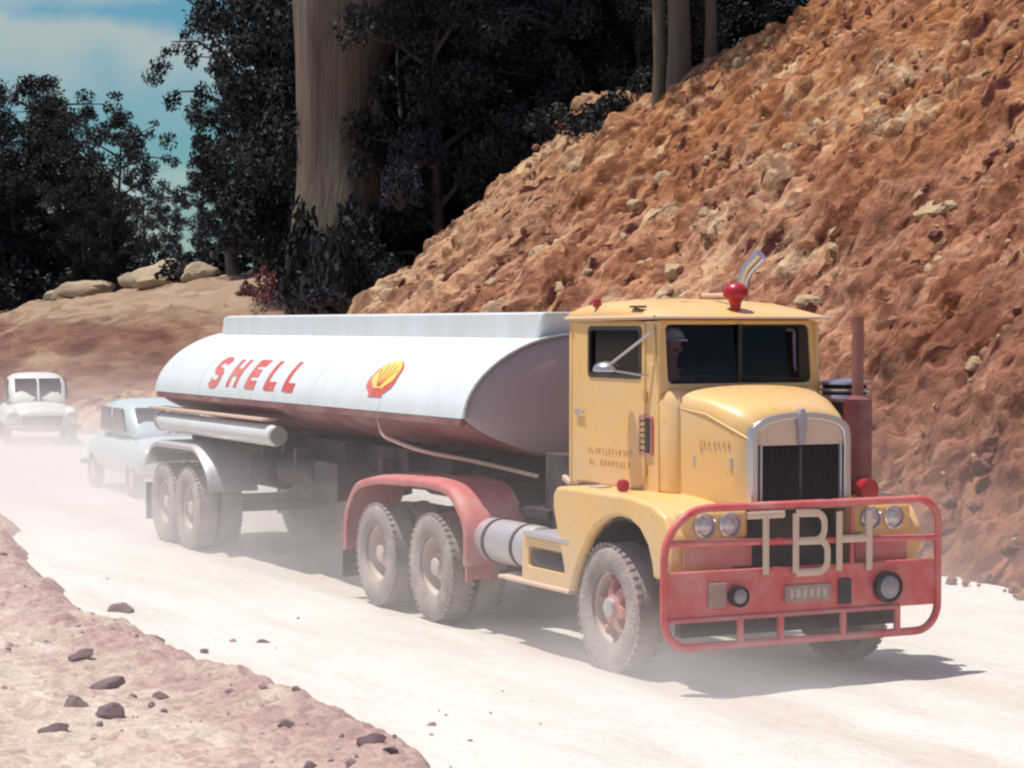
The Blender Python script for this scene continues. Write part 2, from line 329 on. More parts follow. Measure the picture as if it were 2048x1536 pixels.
# ------------------------------------------------------------------ earth materials
def earth(name, cols, sc, stretch=(1, 1, 1), band=None, chunks=False, pale=None, pale_pos=(0.6, 0.7), pock=None, pock_pos=(0.60, 0.68), bump=0.6, pscale=0.5):
    m = bpy.data.materials.new(name); m.use_nodes = True
    n, l = m.node_tree.nodes, m.node_tree.links
    p = n['Principled BSDF']; p.inputs['Roughness'].default_value = 0.95; p.inputs['Specular IOR Level'].default_value = 0.1
    tc = n.new('ShaderNodeTexCoord'); mp = n.new('ShaderNodeMapping'); mp.inputs['Scale'].default_value = stretch
    l.new(tc.outputs['Object'], mp.inputs[0])
    def noise(s, det=7, rough=0.62, vec=None, dist=0.0):
        k = n.new('ShaderNodeTexNoise'); k.inputs['Scale'].default_value = s; k.inputs['Detail'].default_value = det; k.inputs['Roughness'].default_value = rough; k.inputs['Distortion'].default_value = dist
        l.new(vec or mp.outputs[0], k.inputs['Vector']); return k.outputs['Fac']
    rp = n.new('ShaderNodeValToRGB'); e = rp.color_ramp.elements
    while len(e) < len(cols): e.new(0.5)
    for k, (pos, c) in enumerate(cols): e[k].position = pos; e[k].color = (*c, 1)
    base = noise(sc, 9, 0.68, dist=0.4); l.new(base, rp.inputs[0]); out = rp.outputs[0]
    def over(a, col, fac, lo, hi):
        mr = n.new('ShaderNodeMapRange'); mr.inputs[1].default_value = lo; mr.inputs[2].default_value = hi; l.new(fac, mr.inputs[0])
        mx = n.new('ShaderNodeMix'); mx.data_type = 'RGBA'; l.new(mr.outputs[0], mx.inputs[0]); l.new(a, mx.inputs[6]); mx.inputs[7].default_value = (*col, 1); return mx.outputs[2]
    if band:                                               # (axis, from, to, colour, amount): a band of other soil with a ragged edge
        sx = n.new('ShaderNodeSeparateXYZ'); l.new(tc.outputs['Object'], sx.inputs[0])
        for ax, a0, a1, b0, b1, bc, am in band:
            ad = n.new('ShaderNodeMath'); ad.operation = 'MULTIPLY_ADD'; ad.inputs[1].default_value = 2.2 * (b0 - a0 if abs(b0 - a0) > .1 else .5); l.new(noise(0.9, 5, .6, tc.outputs['Object']), ad.inputs[0])
            sh = n.new('ShaderNodeMath'); sh.operation = 'ADD'; sh.inputs[1].default_value = -1.1 * (b0 - a0 if abs(b0 - a0) > .1 else .5); l.new(sx.outputs[ax], sh.inputs[0]); l.new(sh.outputs[0], ad.inputs[2])
            f1 = n.new('ShaderNodeMapRange'); f1.inputs[1].default_value = a0; f1.inputs[2].default_value = b0; l.new(ad.outputs[0], f1.inputs[0])
            f2 = n.new('ShaderNodeMapRange'); f2.inputs[1].default_value = a1; f2.inputs[2].default_value = b1; l.new(ad.outputs[0], f2.inputs[0])
            ml_ = n.new('ShaderNodeMath'); ml_.operation = 'MULTIPLY'; l.new(f1.outputs[0], ml_.inputs[0]); l.new(f2.outputs[0], ml_.inputs[1])
            m2 = n.new('ShaderNodeMath'); m2.operation = 'MULTIPLY'; m2.inputs[1].default_value = am; l.new(ml_.outputs[0], m2.inputs[0])
            mx = n.new('ShaderNodeMix'); mx.data_type = 'RGBA'; l.new(m2.outputs[0], mx.inputs[0]); l.new(out, mx.inputs[6]); mx.inputs[7].default_value = (*bc, 1); out = mx.outputs[2]
    if pale: out = over(out, pale, noise(pscale, 8, 0.7, tc.outputs['Object'], 0.8), *pale_pos)
    if chunks:                                             # every lump of earth has its own shade
        for vs_, am in chunks:
            nv = n.new('ShaderNodeTexNoise'); nv.inputs['Scale'].default_value = 3; nv.inputs['Detail'].default_value = 3; l.new(tc.outputs['Object'], nv.inputs['Vector'])
            va = n.new('ShaderNodeMix'); va.data_type = 'RGBA'; va.blend_type = 'LINEAR_LIGHT'; va.inputs[0].default_value = .25; l.new(mp.outputs[0], va.inputs[6]); l.new(nv.outputs['Color'], va.inputs[7])
            vo = n.new('ShaderNodeTexVoronoi'); vo.inputs['Scale'].default_value = vs_; l.new(va.outputs[2], vo.inputs['Vector'])
            bw = n.new('ShaderNodeSeparateColor'); l.new(vo.outputs['Color'], bw.inputs[0])
            cr_2 = n.new('ShaderNodeValToRGB'); ee = cr_2.color_ramp.elements; ee[0].position = .0; ee[0].color = (.42, .30, .27, 1); ee[1].position = 1; ee[1].color = (1.25, 1.25, 1.15, 1); em = ee.new(.35); em.color = (.86, .80, .78, 1); l.new(bw.outputs[0], cr_2.inputs[0])
            mv = n.new('ShaderNodeMix'); mv.data_type = 'RGBA'; mv.blend_type = 'MULTIPLY'; mv.inputs[0].default_value = am; l.new(out, mv.inputs[6]); l.new(cr_2.outputs[0], mv.inputs[7]); out = mv.outputs[2]
    if pock: out = over(out, pock, noise(sc * 1.9, 4, 0.55, dist=0.9), *pock_pos)
    l.new(out, p.inputs['Base Color'])
    b = n.new('ShaderNodeBump'); b.inputs['Strength'].default_value = bump; b.inputs['Distance'].default_value = 0.12
    l.new(noise(sc * 4, 6, 0.7), b.inputs['Height']); l.new(b.outputs[0], p.inputs['Normal'])
    return m
M['slope'] = earth('cutting_earth', [(0.30, (0.15, 0.055, 0.035)), (0.42, (0.30, 0.14, 0.08)), (0.54, (0.43, 0.235, 0.15)), (0.68, (0.55, 0.36, 0.25))], 1.0, (1.3, 0.42, 0.42), [(2, 2.8, 99, 1.2, 98, (0.36, 0.21, 0.17), .55), (2, 4.5, -90, 6.5, -89, (0.34, 0.15, 0.055), .5), (0, -60, -24, -59, -30, (0.55, 0.42, 0.28), .38), (0, -17, 90, -7, 89, (0.20, 0.08, 0.055), .6)],
                   pale=(0.58, 0.46, 0.31), pale_pos=(0.54, 0.68), pock=(0.075, 0.022, 0.02), pock_pos=(0.60, 0.66), bump=1.0, pscale=0.42, chunks=((2.6, .75), (7.5, .6)))  # pock colour stands for shaded cavities in the face
M['farbank'] = earth('far_bank_earth', [(0.32, (0.11, 0.05, 0.045)), (0.5, (0.19, 0.10, 0.075)), (0.66, (0.29, 0.20, 0.145))], 0.30, (0.35, 1.6, 1.6), [(2, 2.7, 90, 3.5, 89, (0.36, 0.28, 0.20), .6)], pale=(0.36, 0.28, 0.20), pale_pos=(0.60, 0.74), bump=0.8, pscale=0.16, chunks=((1.6, .5), ))
M['dirt'] = earth('pale_road_dust', [(0.3, (0.52, 0.485, 0.44)), (0.5, (0.59, 0.58, 0.535)), (0.7, (0.62, 0.62, 0.575))], 0.9, (0.25, 1.3, 1), [(1, -1.5, -.5, -1.1, -.7, (0.44, 0.37, 0.31), .4), (1, .5, 1.5, .8, 1.2, (0.44, 0.37, 0.31), .35)], bump=0.25, chunks=((22.0, .14), ))
M['verge'] = earth('verge_dirt', [(0.30, (0.40, 0.30, 0.28)), (0.45, (0.48, 0.39, 0.35)), (0.62, (0.54, 0.48, 0.42))], 1.1, (0.8, 1.3, 1), [(1, -5.2, -.2, -4.7, -.4, (0.33, 0.21, 0.205), .62)], pale=(0.50, 0.45, 0.38), pale_pos=(0.5, 0.66), pock=(0.20, 0.12, 0.13), pock_pos=(0.66, 0.74), bump=0.35, pscale=0.7, chunks=((9.0, .35), (26.0, .3)))
M['rock_pale'] = mat('pale_stone', (0.46, 0.35, 0.21), 0.9, col2=(0.36, 0.20, 0.11), scale=2.2, bump=0.8, bscale=7)
M['ledge'] = mat('ledge_stone', (0.40, 0.33, 0.23), 0.95, col2=(0.26, 0.17, 0.12), scale=1.6, bump=1.0, bscale=4)
M['rock_red'] = mat('red_stone', (0.20, 0.085, 0.06), 0.9, col2=(0.33, 0.18, 0.11), scale=2.5, bump=0.8, bscale=7)
M['clod'] = mat('purple_brown_clod', (0.23, 0.155, 0.17), 0.95, col2=(0.38, 0.28, 0.27), scale=5, bump=0.8, bscale=14)

# ------------------------------------------------------------------ terrain
TOE = 5.62
def frame_obj(o): o.location = ORG; o.rotation_euler = (0, 0, ROT); return o
gx, gy = np.meshgrid(np.linspace(-900, 900, 60), np.linspace(-60, 1400, 60))
grid_mesh('ground', gx, gy, np.full_like(gx, -0.25) + 0.0, M['verge'])

xs = np.concatenate([np.linspace(-150, -40, 120), np.linspace(-39.8, 9, 430)]); ys = np.linspace(-4.6, TOE + 1.0, 130)
X, Y = np.meshgrid(xs, ys)
Z = 0.035 * fbm(X * 0.35, Y * 0.8, 4, 3) + 0.012 * fbm(X * 2.2, Y * 3, 3, 9)
for yc in (-0.95, 1.0, 3.0, 4.6): Z -= 0.022 * np.exp(-((Y - yc - 0.12 * np.sin(X * 0.21)) / 0.22) ** 2)
frame_obj(grid_mesh('road', X, Y, Z, M['dirt']))

def verge_height(X, Y):
    edge = -3.95 + np.interp(X, [-45, -24, -20, -15, -9, -5], [2.3, 2.2, 2.1, 1.55, .35, 0]) + 0.28 * fbm(X * 0.45, Y * 0 + 3.3, 4, 21) + 0.07 * fbm(X * 2.1, Y * 0 + 1.3, 3, 23)
    t = np.clip((edge - Y) / 0.35, 0, 1)
    a1, a2 = worley(X * 4.2, Y * 4.2, 61); a3, a4 = worley(X * 10, Y * 10, 62)
    near = np.exp(-((edge - 0.5 - Y) / 0.75) ** 2)
    berm = 0.10 * np.exp(-((edge - 0.45 - Y) / 0.38) ** 2) * (0.75 + 0.8 * fbm(X * 0.8, Y * 0.8, 3, 33))
    return -0.16 + 0.20 * t * t * (3 - 2 * t) + berm + t * ((.25 + near) * (.05 * np.clip(a2 - a1, 0, .5) + .022 * np.clip(a4 - a3, 0, .5)) + 0.09 * fbm(X * 0.9, Y * 0.9, 5, 41, 0.58) + 0.05 * np.clip(fbm(X * 2.4, Y * 2.4, 3, 55, 0.6), 0, 1))
xs = np.concatenate([np.linspace(-45, -12.1, 260), np.linspace(-12, 7, 640)]); ys = np.concatenate([np.linspace(-12.0, -7.05, 80), np.linspace(-7, -1.0, 240)])
X, Y = np.meshgrid(xs, ys)
frame_obj(grid_mesh('verge', X, Y, verge_height(X, Y), M['verge']))
def road_height(X, Y):
    Z = 0.035 * fbm(X * 0.35, Y * 0.8, 4, 3) + 0.012 * fbm(X * 2.2, Y * 3, 3, 9)
    for yc in (-0.95, 1.0, 3.0, 4.6): Z -= 0.022 * np.exp(-((Y - yc - 0.12 * np.sin(X * 0.21)) / 0.22) ** 2)
    return Z
def floor_z(p):
    d = p - ORG; a, b = np.array([d.dot(FX)]), np.array([d.dot(LY)])
    return max(float(road_height(a, b)[0]), float(verge_height(a, b)[0]))

TB = math.tan(R(42))
def bank_height(S, U):
    cr = np.interp(S, [-60, -36, -31, -27, -25, -22, -14, 0, 10], [8.4, 8.4, 8.2, 8.1, 9.0, 10.4, 11.4, 12, 12])
    cr = cr + 0.45 * fbm(S * 0.35, S * 0 + 1.7, 3, 71)
    base = U * TB
    h = np.minimum(base, cr + 0.12 * (U - cr / TB))
    h = np.where(base > cr, h, base)
    end = (S + 31.0 + 0.55 * U) * 1.55                     # left end of the cutting falls into the gully
    h = np.minimum(h, np.maximum(end, 0.4 + 0.13 * np.clip(U, 0, 60)))
    return np.where(U < 0, U * 0.05 - 0.05, h)
xs = np.linspace(-46, 12, 1250); us = np.concatenate([np.linspace(-0.9, 15, 440), np.linspace(15.3, 60, 50)])
S_, U_ = np.meshgrid(xs, us)
H_ = bank_height(S_, U_)
amp = np.clip(U_ * 0.8 + 0.25, 0.05, 1)
rough = 0.42 * fbm(S_ * 0.45, U_ * 0.22, 4, 101) + 0.30 * fbm(S_ * 1.6, U_ * 0.55, 4, 111, 0.55) + 0.20 * np.clip(fbm(S_ * 1.5, U_ * 1.2, 4, 121, 0.6) - 0.12, 0, 1) * 1.6
rill = -0.55 * np.clip(0.16 - np.abs(fbm(S_ * 0.55 + 0.25 * U_ * 0, U_ * 0.10, 3, 131)), 0, 1) * 1.6
pits = -0.9 * np.clip(fbm(S_ * 2.1, U_ * 1.1, 3, 141, 0.6) - 0.36, 0, 1)
w1, w2 = worley(S_ * 1.7 + .3 * fbm(S_, U_, 2, 5), U_ * 1.2 + .3 * fbm(S_, U_, 2, 6), 7); w3, w4 = worley(S_ * 3.9, U_ * 3.1, 8)
msk = np.clip(fbm(S_ * .3, U_ * .25, 3, 171) * 2.2 + .55, 0, 1)
rough = rough + msk * (.20 * np.clip(w2 - w1, 0, .5) + .11 * np.clip(w4 - w3, 0, .5) - .06) + (1 - msk) * .05 * np.clip(w4 - w3, 0, .4)
D_ = amp * (rough + rill + pits + 0.10 * fbm(S_ * 4.2, U_ * 2.2, 3, 151, 0.65) + 0.10 * np.clip(fbm(S_ * 3.1, U_ * 2.9, 2, 161) - 0.1, 0, 1))
frame_obj(grid_mesh('hillside', S_, TOE + U_ - D_ * 0.55, H_ + D_ * 0.72, M['slope']))
def bank_pt(s, u, lift=0.0): return W(s, TOE + u, float(bank_height(np.array([s]), np.array([u]))[0]) + lift)

xs = np.linspace(-170, -40, 330); us = np.linspace(-0.9, 90, 200)
S_, U_ = np.meshgrid(xs, us)
def far_height(S, U):
    cr = np.interp(S, [-170, -103, -92, -82, -68, -60, -45, -40], [2.8, 3.3, 3.9, 4.1, 4.7, 4.5, 2.2, 1.5])
    h = np.minimum(U * 0.40 * cr / 4.4, cr + 0.10 * (U - 11.5))
    return np.where(U < 0, U * 0.05 - 0.05, h)
H_ = far_height(S_, U_) + np.clip(U_ * 0.3, 0, 1) * (0.28 * fbm(S_ * 0.16, U_ * 0.25, 5, 201) + 0.2 * fbm(S_ * 0.7, U_ * 0.9, 3, 211))
frame_obj(grid_mesh('far_bank', S_, TOE + U_, H_, M['farbank']))

M['hill'] = earth('wooded_hill', [(0.3, (0.018, 0.022, 0.022)), (0.5, (0.035, 0.04, 0.038)), (0.7, (0.07, 0.065, 0.055))], 0.05, bump=1.0)
X, Y = np.meshgrid(np.linspace(-420, 420, 200), np.linspace(260, 620, 60))
grid_mesh('hills', X, Y, -1 + (9 + 7 * fbm(X * .012, Y * .012, 5, 301)) * np.clip((Y - 260) / 70, 0, 1) * 1.0 + .8 * fbm(X * .12, Y * .12, 3, 311), M['hill'])

# ------------------------------------------------------------------ rocks
def rock_mesh(seed, flat=0.7, sub=3):
    b = bmesh.new(); bmesh.ops.create_icosphere(b, subdivisions=sub, radius=1.0)
    r = np.random.default_rng(seed); pl = [(Vector(r.normal(size=3)).normalized(), r.uniform(0.55, 0.9)) for _ in range(9)]
    sx = r.uniform(0.8, 1.25)
    for v in b.verts:
        d = v.co.normalized()
        k = min([1.0] + [h / max(d.dot(nn), 1e-3) for nn, h in pl if d.dot(nn) > 0])
        v.co = d * k * (1 + 0.06 * math.sin(7 * d.x + seed) * math.cos(6 * d.y) + 0.05 * math.sin(15 * d.z + 9 * d.x + seed * 2) * math.cos(13 * d.y + 4 * d.z))
        v.co.x *= sx; v.co.z *= flat
    return b
ROCKS = []
for k in range(5):
    b = rock_mesh(300 + k, random.uniform(0.6, 0.9)); me = bpy.data.meshes.new('boulder'); b.to_mesh(me); b.free(); me.shade_smooth(); me.set_sharp_from_angle(angle=R(28)); ROCKS.append(me)
def rock(name, me, m, loc, size, label, cat, group=None, rz=None, tilt=0.0, sx=1.0):
    mm = bpy.data.meshes.get(me.name + m.name)
    if mm is None:
        mm = me.copy(); mm.name = me.name + m.name; mm.materials.clear(); mm.materials.append(m)
    o = bpy.data.objects.new(name, mm); C.objects.link(o); o.location = loc
    o.scale = (size * sx, size, size); o.rotation_euler = (random.uniform(-.3, .3) + tilt, random.uniform(-.3, .3), random.uniform(0, 6.28) if rz is None else rz)
    return tag(o, label, cat, group)
def slope_hit(px, py):                                     # the plane of the cutting face under a pixel
    r = ray(px, py); cpos = Vector((0, 0, HCAM)); u0 = (cpos - W(0, TOE)).dot(LY)
    a = (HCAM - TB * u0) / (TB * r.dot(LY) - r.z); p = cpos + r * a
    d = p - ORG; return d.dot(FX), d.dot(LY) - TOE
for px, py, sz in [(955, 385, .45), (1085, 505, .42), (1275, 410, .34), (1350, 540, .34), (1330, 350, .30), (880, 560, .36), (835, 480, .34), (1480, 120, .25), (1450, 130, .22), (1620, 600, .32), (1870, 420, .42),
                   (1640, 645, .28), (920, 470, .3), (1020, 590, .3), (780, 590, .4), (1160, 330, .28), (1240, 470, .26), (1720, 560, .3), (2030, 680, .35), (1560, 160, .25), (1830, 650, .24), (1950, 720, .22), (1410, 420, .24), (800, 560, .22), (850, 520, .26), (900, 585, .24), (930, 545, .2), (985, 560, .22), (870, 440, .24), (905, 400, .22), (940, 340, .22), (1010, 420, .2), (1060, 560, .24), (1120, 570, .2), (760, 600, .3), (1180, 540, .18), (1000, 320, .2), (1090, 380, .18), (845, 590, .28), (1375, 300, .2), (1520, 250, .2), (1180, 440, .18), (1700, 650, .18), (1900, 560, .2)]:
    s, u = slope_hit(px, py)
    rock('boulder', random.choice(ROCKS), M['rock_pale'], bank_pt(s, u, -0.06), sz * .8, 'pale yellow boulder half buried in the orange face of the cutting', 'boulder', 'pale boulders in the cutting face')
for px, py, sz in [(1650, 600, .20), (1030, 470, .3), (1110, 480, .26), (2000, 570, .26), (1790, 600, .2), (1900, 1000, .2), (1960, 930, .22), (1960, 1010, .26), (2020, 1090, .22), (1900, 1090, .18), (1820, 960, .2), (2010, 820, .2), (1980, 880, .16), (1770, 700, .18)]:
    s, u = slope_hit(px, py)
    rock('boulder', random.choice(ROCKS), M['rock_red'], bank_pt(s, max(u, 0.05), -0.02), sz * .72, 'dark red brown rock stuck in the lower cutting face', 'rock', 'dark red rocks in the cutting face')
# loose stones nobody could count
def scree(name, n, place, m, lo, hi, label, seed, snap=False):
    r = np.random.default_rng(seed); mb = MB()
    base = rock_mesh(seed + 1, 0.75, 1); bv = [v.co.copy() for v in base.verts]; bf = [tuple(v.index for v in f.verts) for f in base.faces]; base.free()
    for _ in range(n):
        p = place(r)
        if snap: p.z = floor_z(p)
        k = lo + (hi - lo) * r.random() ** 3
        R3 = Matrix.Rotation(r.random() * 6.28, 3, 'Z') @ Matrix.Rotation(r.random() * 6.28, 3, 'X')
        mb.add([R3 @ v * k + p for v in bv], bf)
    o = mb.build(name, m, smooth=False, fix=False); return tag(o, label, 'stones', kind='stuff')
def on_bank(r):
    s = r.uniform(-33, 3); u = 11 * r.random() ** 0.8; return bank_pt(s, u, 0.0)
scree('scree', 900, on_bank, M['rock_pale'], 0.04, 0.15, 'small pale stones scattered over the cutting face', 501)
scree('scree', 1500, on_bank, M['rock_red'], 0.04, 0.14, 'small dark stones scattered over the cutting face', 502)
scree('scree', 260, lambda r: W(r.uniform(-14, 5), TOE - 0.5 + abs(r.normal()) * 0.7 - 0.1, 0.03), M['rock_red'], 0.03, 0.13, 'rubble lying along the foot of the cutting', 503)
def on_verge(r):
    y = -4.0 - abs(r.normal()) * (1.0 if r.random() < .55 else 3.0); return W(r.uniform(-20, 5), max(y, -11), 0.09)
scree('clods', 300, on_verge, M['clod'], 0.012, 0.055, 'small dark clods strewn over the pale verge', 504, True)
scree('clods', 14, lambda r: W(r.uniform(-9, 4), -3.7 + abs(r.normal()) * 0.7, 0.01), M['clod'], 0.01, 0.045, 'few small clods lying on the near edge of the road', 505, True)
# big clods in the foreground, each one named
for px, py, sz, sx, rz, lab in [(150, 1415, .16, 1.0, .5, 'dark purple wedge shaped clod, left one of the close pair on the verge'),
        (225, 1430, .17, .8, 2.2, 'dark purple upright clod, right one of the close pair on the verge'),
        (212, 1372, .13, 1.9, -.35, 'long flat purple clod just behind the close pair on the verge'),
        (318, 1396, .095, 1.5, -.2, 'flat oval clod lying alone right of the close pair'),
        (745, 1482, .09, 1.5, .2, 'greyish clod at the bottom edge near the end of the berm'),
        (780, 1502, .06, 1.0, .2, 'small round clod lowest at the end of the berm'),
        (240, 1222, .15, 1.5, -.5, 'purple lump on top of the berm at the left'),
        (408, 1304, .07, .9, .6, 'small upright stone on the crest of the berm beside the road'),
        (305, 1283, .11, 1.7, -.3, 'reddish clod in the berm between the lump and the upright stone'),
        (165, 1310, .08, 2.0, .1, 'low reddish streak of earth on the verge behind the clods'),
        (110, 1460, .08, 1.9, .3, 'low purple clod on the near verge below the close pair'),
        (575, 1450, .06, 2.2, -.3, 'thin curved dark clod on the pale verge'),
        (525, 1284, .05, 2.4, -.2, 'flat pinkish stone lying out on the pale road')]:
    r = ray(px, py); tt = (0.06 - HCAM) / r.z; p = Vector((0, 0, HCAM)) + r * tt
    for _ in range(3): tt = (floor_z(p) + .004 - HCAM) / r.z; p = Vector((0, 0, HCAM)) + r * tt
    rock('clod', random.choice(ROCKS), M['clod'], p, sz * 0.8, lab, 'clod', None, rz=rz, sx=sx)
# pale ledge on the far bank
for px, py, d, sz, sx, lab in [(168, 556, 104, 1.0, 1.9, 'longest pale rounded ledge block at the left end of the far ledge'), (120, 590, 102, .6, 1.8, 'low pale block under the left end of the longest ledge block'),
        (278, 548, 99, .85, 1.5, 'pale block right of the dark bush on the far ledge'), (334, 532, 97, 1.0, 1.5, 'widest pale block in the middle of the far ledge, below the trees'), (396, 510, 95, .7, 1.5, 'smallest pale block, topmost and rightmost on the far ledge'), (300, 575, 96, .6, 1.6, 'low pale block below the middle of the far ledge')]:
    rr_ = ray(px, py); cp_ = Vector((0, 0, HCAM)); d = (11.6 + sx * .2 - (cp_ - W(0, TOE)).dot(LY)) / rr_.dot(LY)      # stands on the crest of the far bank
    pt = cp_ + rr_ * d; dd = pt - ORG; zg = float(far_height(np.array([dd.dot(FX)]), np.array([dd.dot(LY) - TOE]))[0])
    pt.z = min(pt.z, zg + sz * .38)
    rock('boulder', ROCKS[int(px) % 5], M['ledge'], pt, sz, lab, 'boulder', None, rz=0.05, sx=sx)

# ------------------------------------------------------------------ prime mover
PM = empty('prime_mover', ORG, ROT)
tag(PM, 'yellow bonneted prime mover with red bull bar driving on the dusty road', 'truck')
FLOOR, SILL, HEADR, HW = 1.49, 2.44, 2.93, 0.80

def tyre_prof(r, w, ri):
    h = w / 2
    return [(-h * .80, ri), (-h * .97, ri + .05), (-h, (r + ri) / 2), (-h * .96, r - .055), (-h * .80, r - .012), (-h * .45, r), (h * .45, r), (h * .80, r - .012), (h * .96, r - .055), (h, (r + ri) / 2), (h * .97, ri + .05), (h * .80, ri)]
def make_wheel(parent, loc, side, dual, r=0.525, spokes=True, w=0.27):       # side -1: outer face towards -y
    e = empty('wheel', loc, 0, parent)
    ri = r * 0.56
    mb = MB(); tp = tyre_prof(r, w, ri); tp.append(tp[0])
    if dual:
        for o_ in (0.17, -0.17): mb.lathe(tp, 'y', (0, o_, 0), 40, False)
    else: mb.lathe(tp, 'y', (0, 0, 0), 48, False)
    # tread blocks
    cs = (0.17, -0.17) if dual else (0.0,)
    for o_ in cs:
        for k in range(44):
            q = 2 * math.pi * k / 44
            for s_ in (-1, 1):
                c_ = Vector((math.cos(q) * (r - .004), o_ + s_ * w * .36, math.sin(q) * (r - .004)))
                mb.box(c_, (0.022, w * .16, 0.046), ('Y', -q))
    mb.build('tyre', M['rubber'], e, ang=50)
    y0 = side * ((0.17 if dual else 0.0) + w * 0.36)
    rb = MB()
    if dual:    # deep dished disc
        rb.lathe([(y0, ri + .018), (y0 - side * .02, ri + .02), (y0 - side * .03, ri - .02), (y0 - side * .16, ri - .04), (y0 - side * .17, ri * .55), (y0 - side * .17, 0.02)], 'y', n=36, caps=False)
    else:
        rb.lathe([(y0, ri + .018), (y0 - side * .015, ri + .022), (y0 - side * .03, ri - .012), (y0 - side * .14, ri - .03), (y0 - side * .15, ri - .07), (y0 - side * .22, ri - .075), (y0 - side * .22, ri + .0)], 'y', n=36, caps=False)
    rb.build('rim', M['rim'], e, ang=35)
    hb = MB()
    if dual:
        hb.lathe([(y0 - side * .17, ri * .5), (y0 - side * .08, ri * .45), (y0 - side * .06, .10), (y0 - side * .02, .085), (y0 - side * .01, .02)], 'y', n=24)
        for k in range(10):
            q = 2 * math.pi * k / 10; hb.lathe([(y0 - side * .17, .016), (y0 - side * .13, .016), (y0 - side * .125, .005)], 'y', (math.cos(q) * ri * .68, 0, math.sin(q) * ri * .68), 6)
        hb.build('hub', M['rim'], e, ang=35)
    else:
        for k in range(6):
            q = 2 * math.pi * k / 6 + .3
            d = Vector((math.cos(q), 0, math.sin(q))); n_ = Vector((-d.z, 0, d.x)); secs = []
            for rad, ww, yy in ((0.06, .06, .02), (.16, .045, .03), (ri - .06, .05, .09), (ri - .02, .065, .10)):
                c_ = d * rad + Vector((0, y0 - side * yy, 0)); dep = Vector((0, -side * .06, 0))
                secs.append([c_ - n_ * ww, c_ + n_ * ww, c_ + n_ * ww + dep, c_ - n_ * ww + dep])
            hb.loft(secs)
        hb.lathe([(y0 - side * .16, .15), (y0 - side * .04, .13), (y0 - side * .02, .11), (y0 - side * .01, .02)], 'y', n=24)
        for k in range(6):
            q = 2 * math.pi * k / 6 + .3; hb.lathe([(y0 - side * .12, .028), (y0 - side * .05, .024), (y0 - side * .045, .004)], 'y', (math.cos(q) * (ri - .05), 0, math.sin(q) * (ri - .05)), 8)
        hb.lathe([(y0 - side * .21, .02), (y0 - side * .20, ri - .05), (y0 - side * .19, .02)], 'y', n=24)
        h = hb.build('hub', M['red'], e, bevel=.006, ang=35)
        cb = MB().lathe([(y0 - side * .02, .085), (y0 + side * .02, .08), (y0 + side * .04, .05), (y0 + side * .042, .005)], 'y', n=20)
        cb.build('hub_cap', M['alu'], e, ang=35)
    return e
make_wheel(PM, (0, -1.03, .525), -1, False, .54, w=.29).rotation_euler = (0, .5, 0)
make_wheel(PM, (0.22, 1.05, .525), 1, False, .54, w=.29)
for x_ in (-3.52, -4.92):
    make_wheel(PM, (x_, -0.93, .525), -1, True).rotation_euler = (0, .7 * x_, 0); make_wheel(PM, (x_, 0.93, .525), 1, True)

# chassis: rails, cross members, axles, engine block, springs
mb = MB()
for s_ in (-1, 1): mb.box((-2.2, s_ * .42, .86), (6.6, .09, .26))
for x_ in (-5.2, -4.2, -3.0, -1.8, -.6, .7): mb.box((x_, 0, .86), (.14, .76, .2))
for x_ in (-3.52, -4.92): mb.tube([(x_, -.8, .525), (x_, -.3, .525), (x_, .3, .525), (x_, .8, .525)], .10); mb.lathe([(-.2, .05), (-.17, .2), (.17, .2), (.2, .05)], 'x', (x_, 0, .525), 16)
mb.tube([(0, -.85, .52), (0, -.6, .44), (0, .6, .44), (0, .85, .52)], .07)
mb.box((.2, 0, 1.15), (1.5, .8, .7)); mb.box((-1.0, 0, 1.2), (1.2, .7, .5)); mb.tube([(-1.2, 0, .9), (-3.4, 0, .62)], .07)
mb.box((-2.9, 0, 1.12), (1.6, 1.3, .10)); mb.box((-2.0, 0, 1.35), (.5, 1.2, .7))
mb.lathe([(-.06, .35), (0, .48), (.05, .48)], 'z', (-4.1, 0, 1.18), 24)
mb.box((.98, 0, .52), (.10, 2.1, .26)); mb.box((.6, 0, .62), (.9, .7, .35))  # wide dark member and sump added to darken the gaps under the bull bar
mb.build('chassis', M['dark'], PM, bevel=.01)
mb = MB()
for s_ in (-1, 1):
    mb.tube([(-.85, s_ * .62, .66), (-.45, s_ * .62, .50), (0, s_ * .62, .46), (.45, s_ * .62, .52), (.8, s_ * .62, .66)], .045, 8)
    mb.tube([(-1.5, s_ * .75, .62), (-.75, s_ * .80, .40), (-.3, s_ * .82, .34)], .03, 8)
    mb.tube([(-1.2, s_ * .85, .60), (-.55, s_ * .92, .37)], .02, 8)
mb.build('leaf_spring', M['dusty_red'], PM)

# cab: panels with openings
def cab_side(s_):
    y0, y1 = s_ * HW, s_ * (HW - .035)
    mb = MB()
    out = rrect(-1.38, .235, FLOOR, HEADR, [.05, .01, .01, .10]); inn = rrect(-.99, -.03, SILL, 2.885, [.03, .03, .05, .06])
    mb.frame(out, inn, y0, y1)
    return mb
mb = MB()
for s_ in (-1, 1):
    m_ = cab_side(s_); mb.add(m_.v, m_.f)
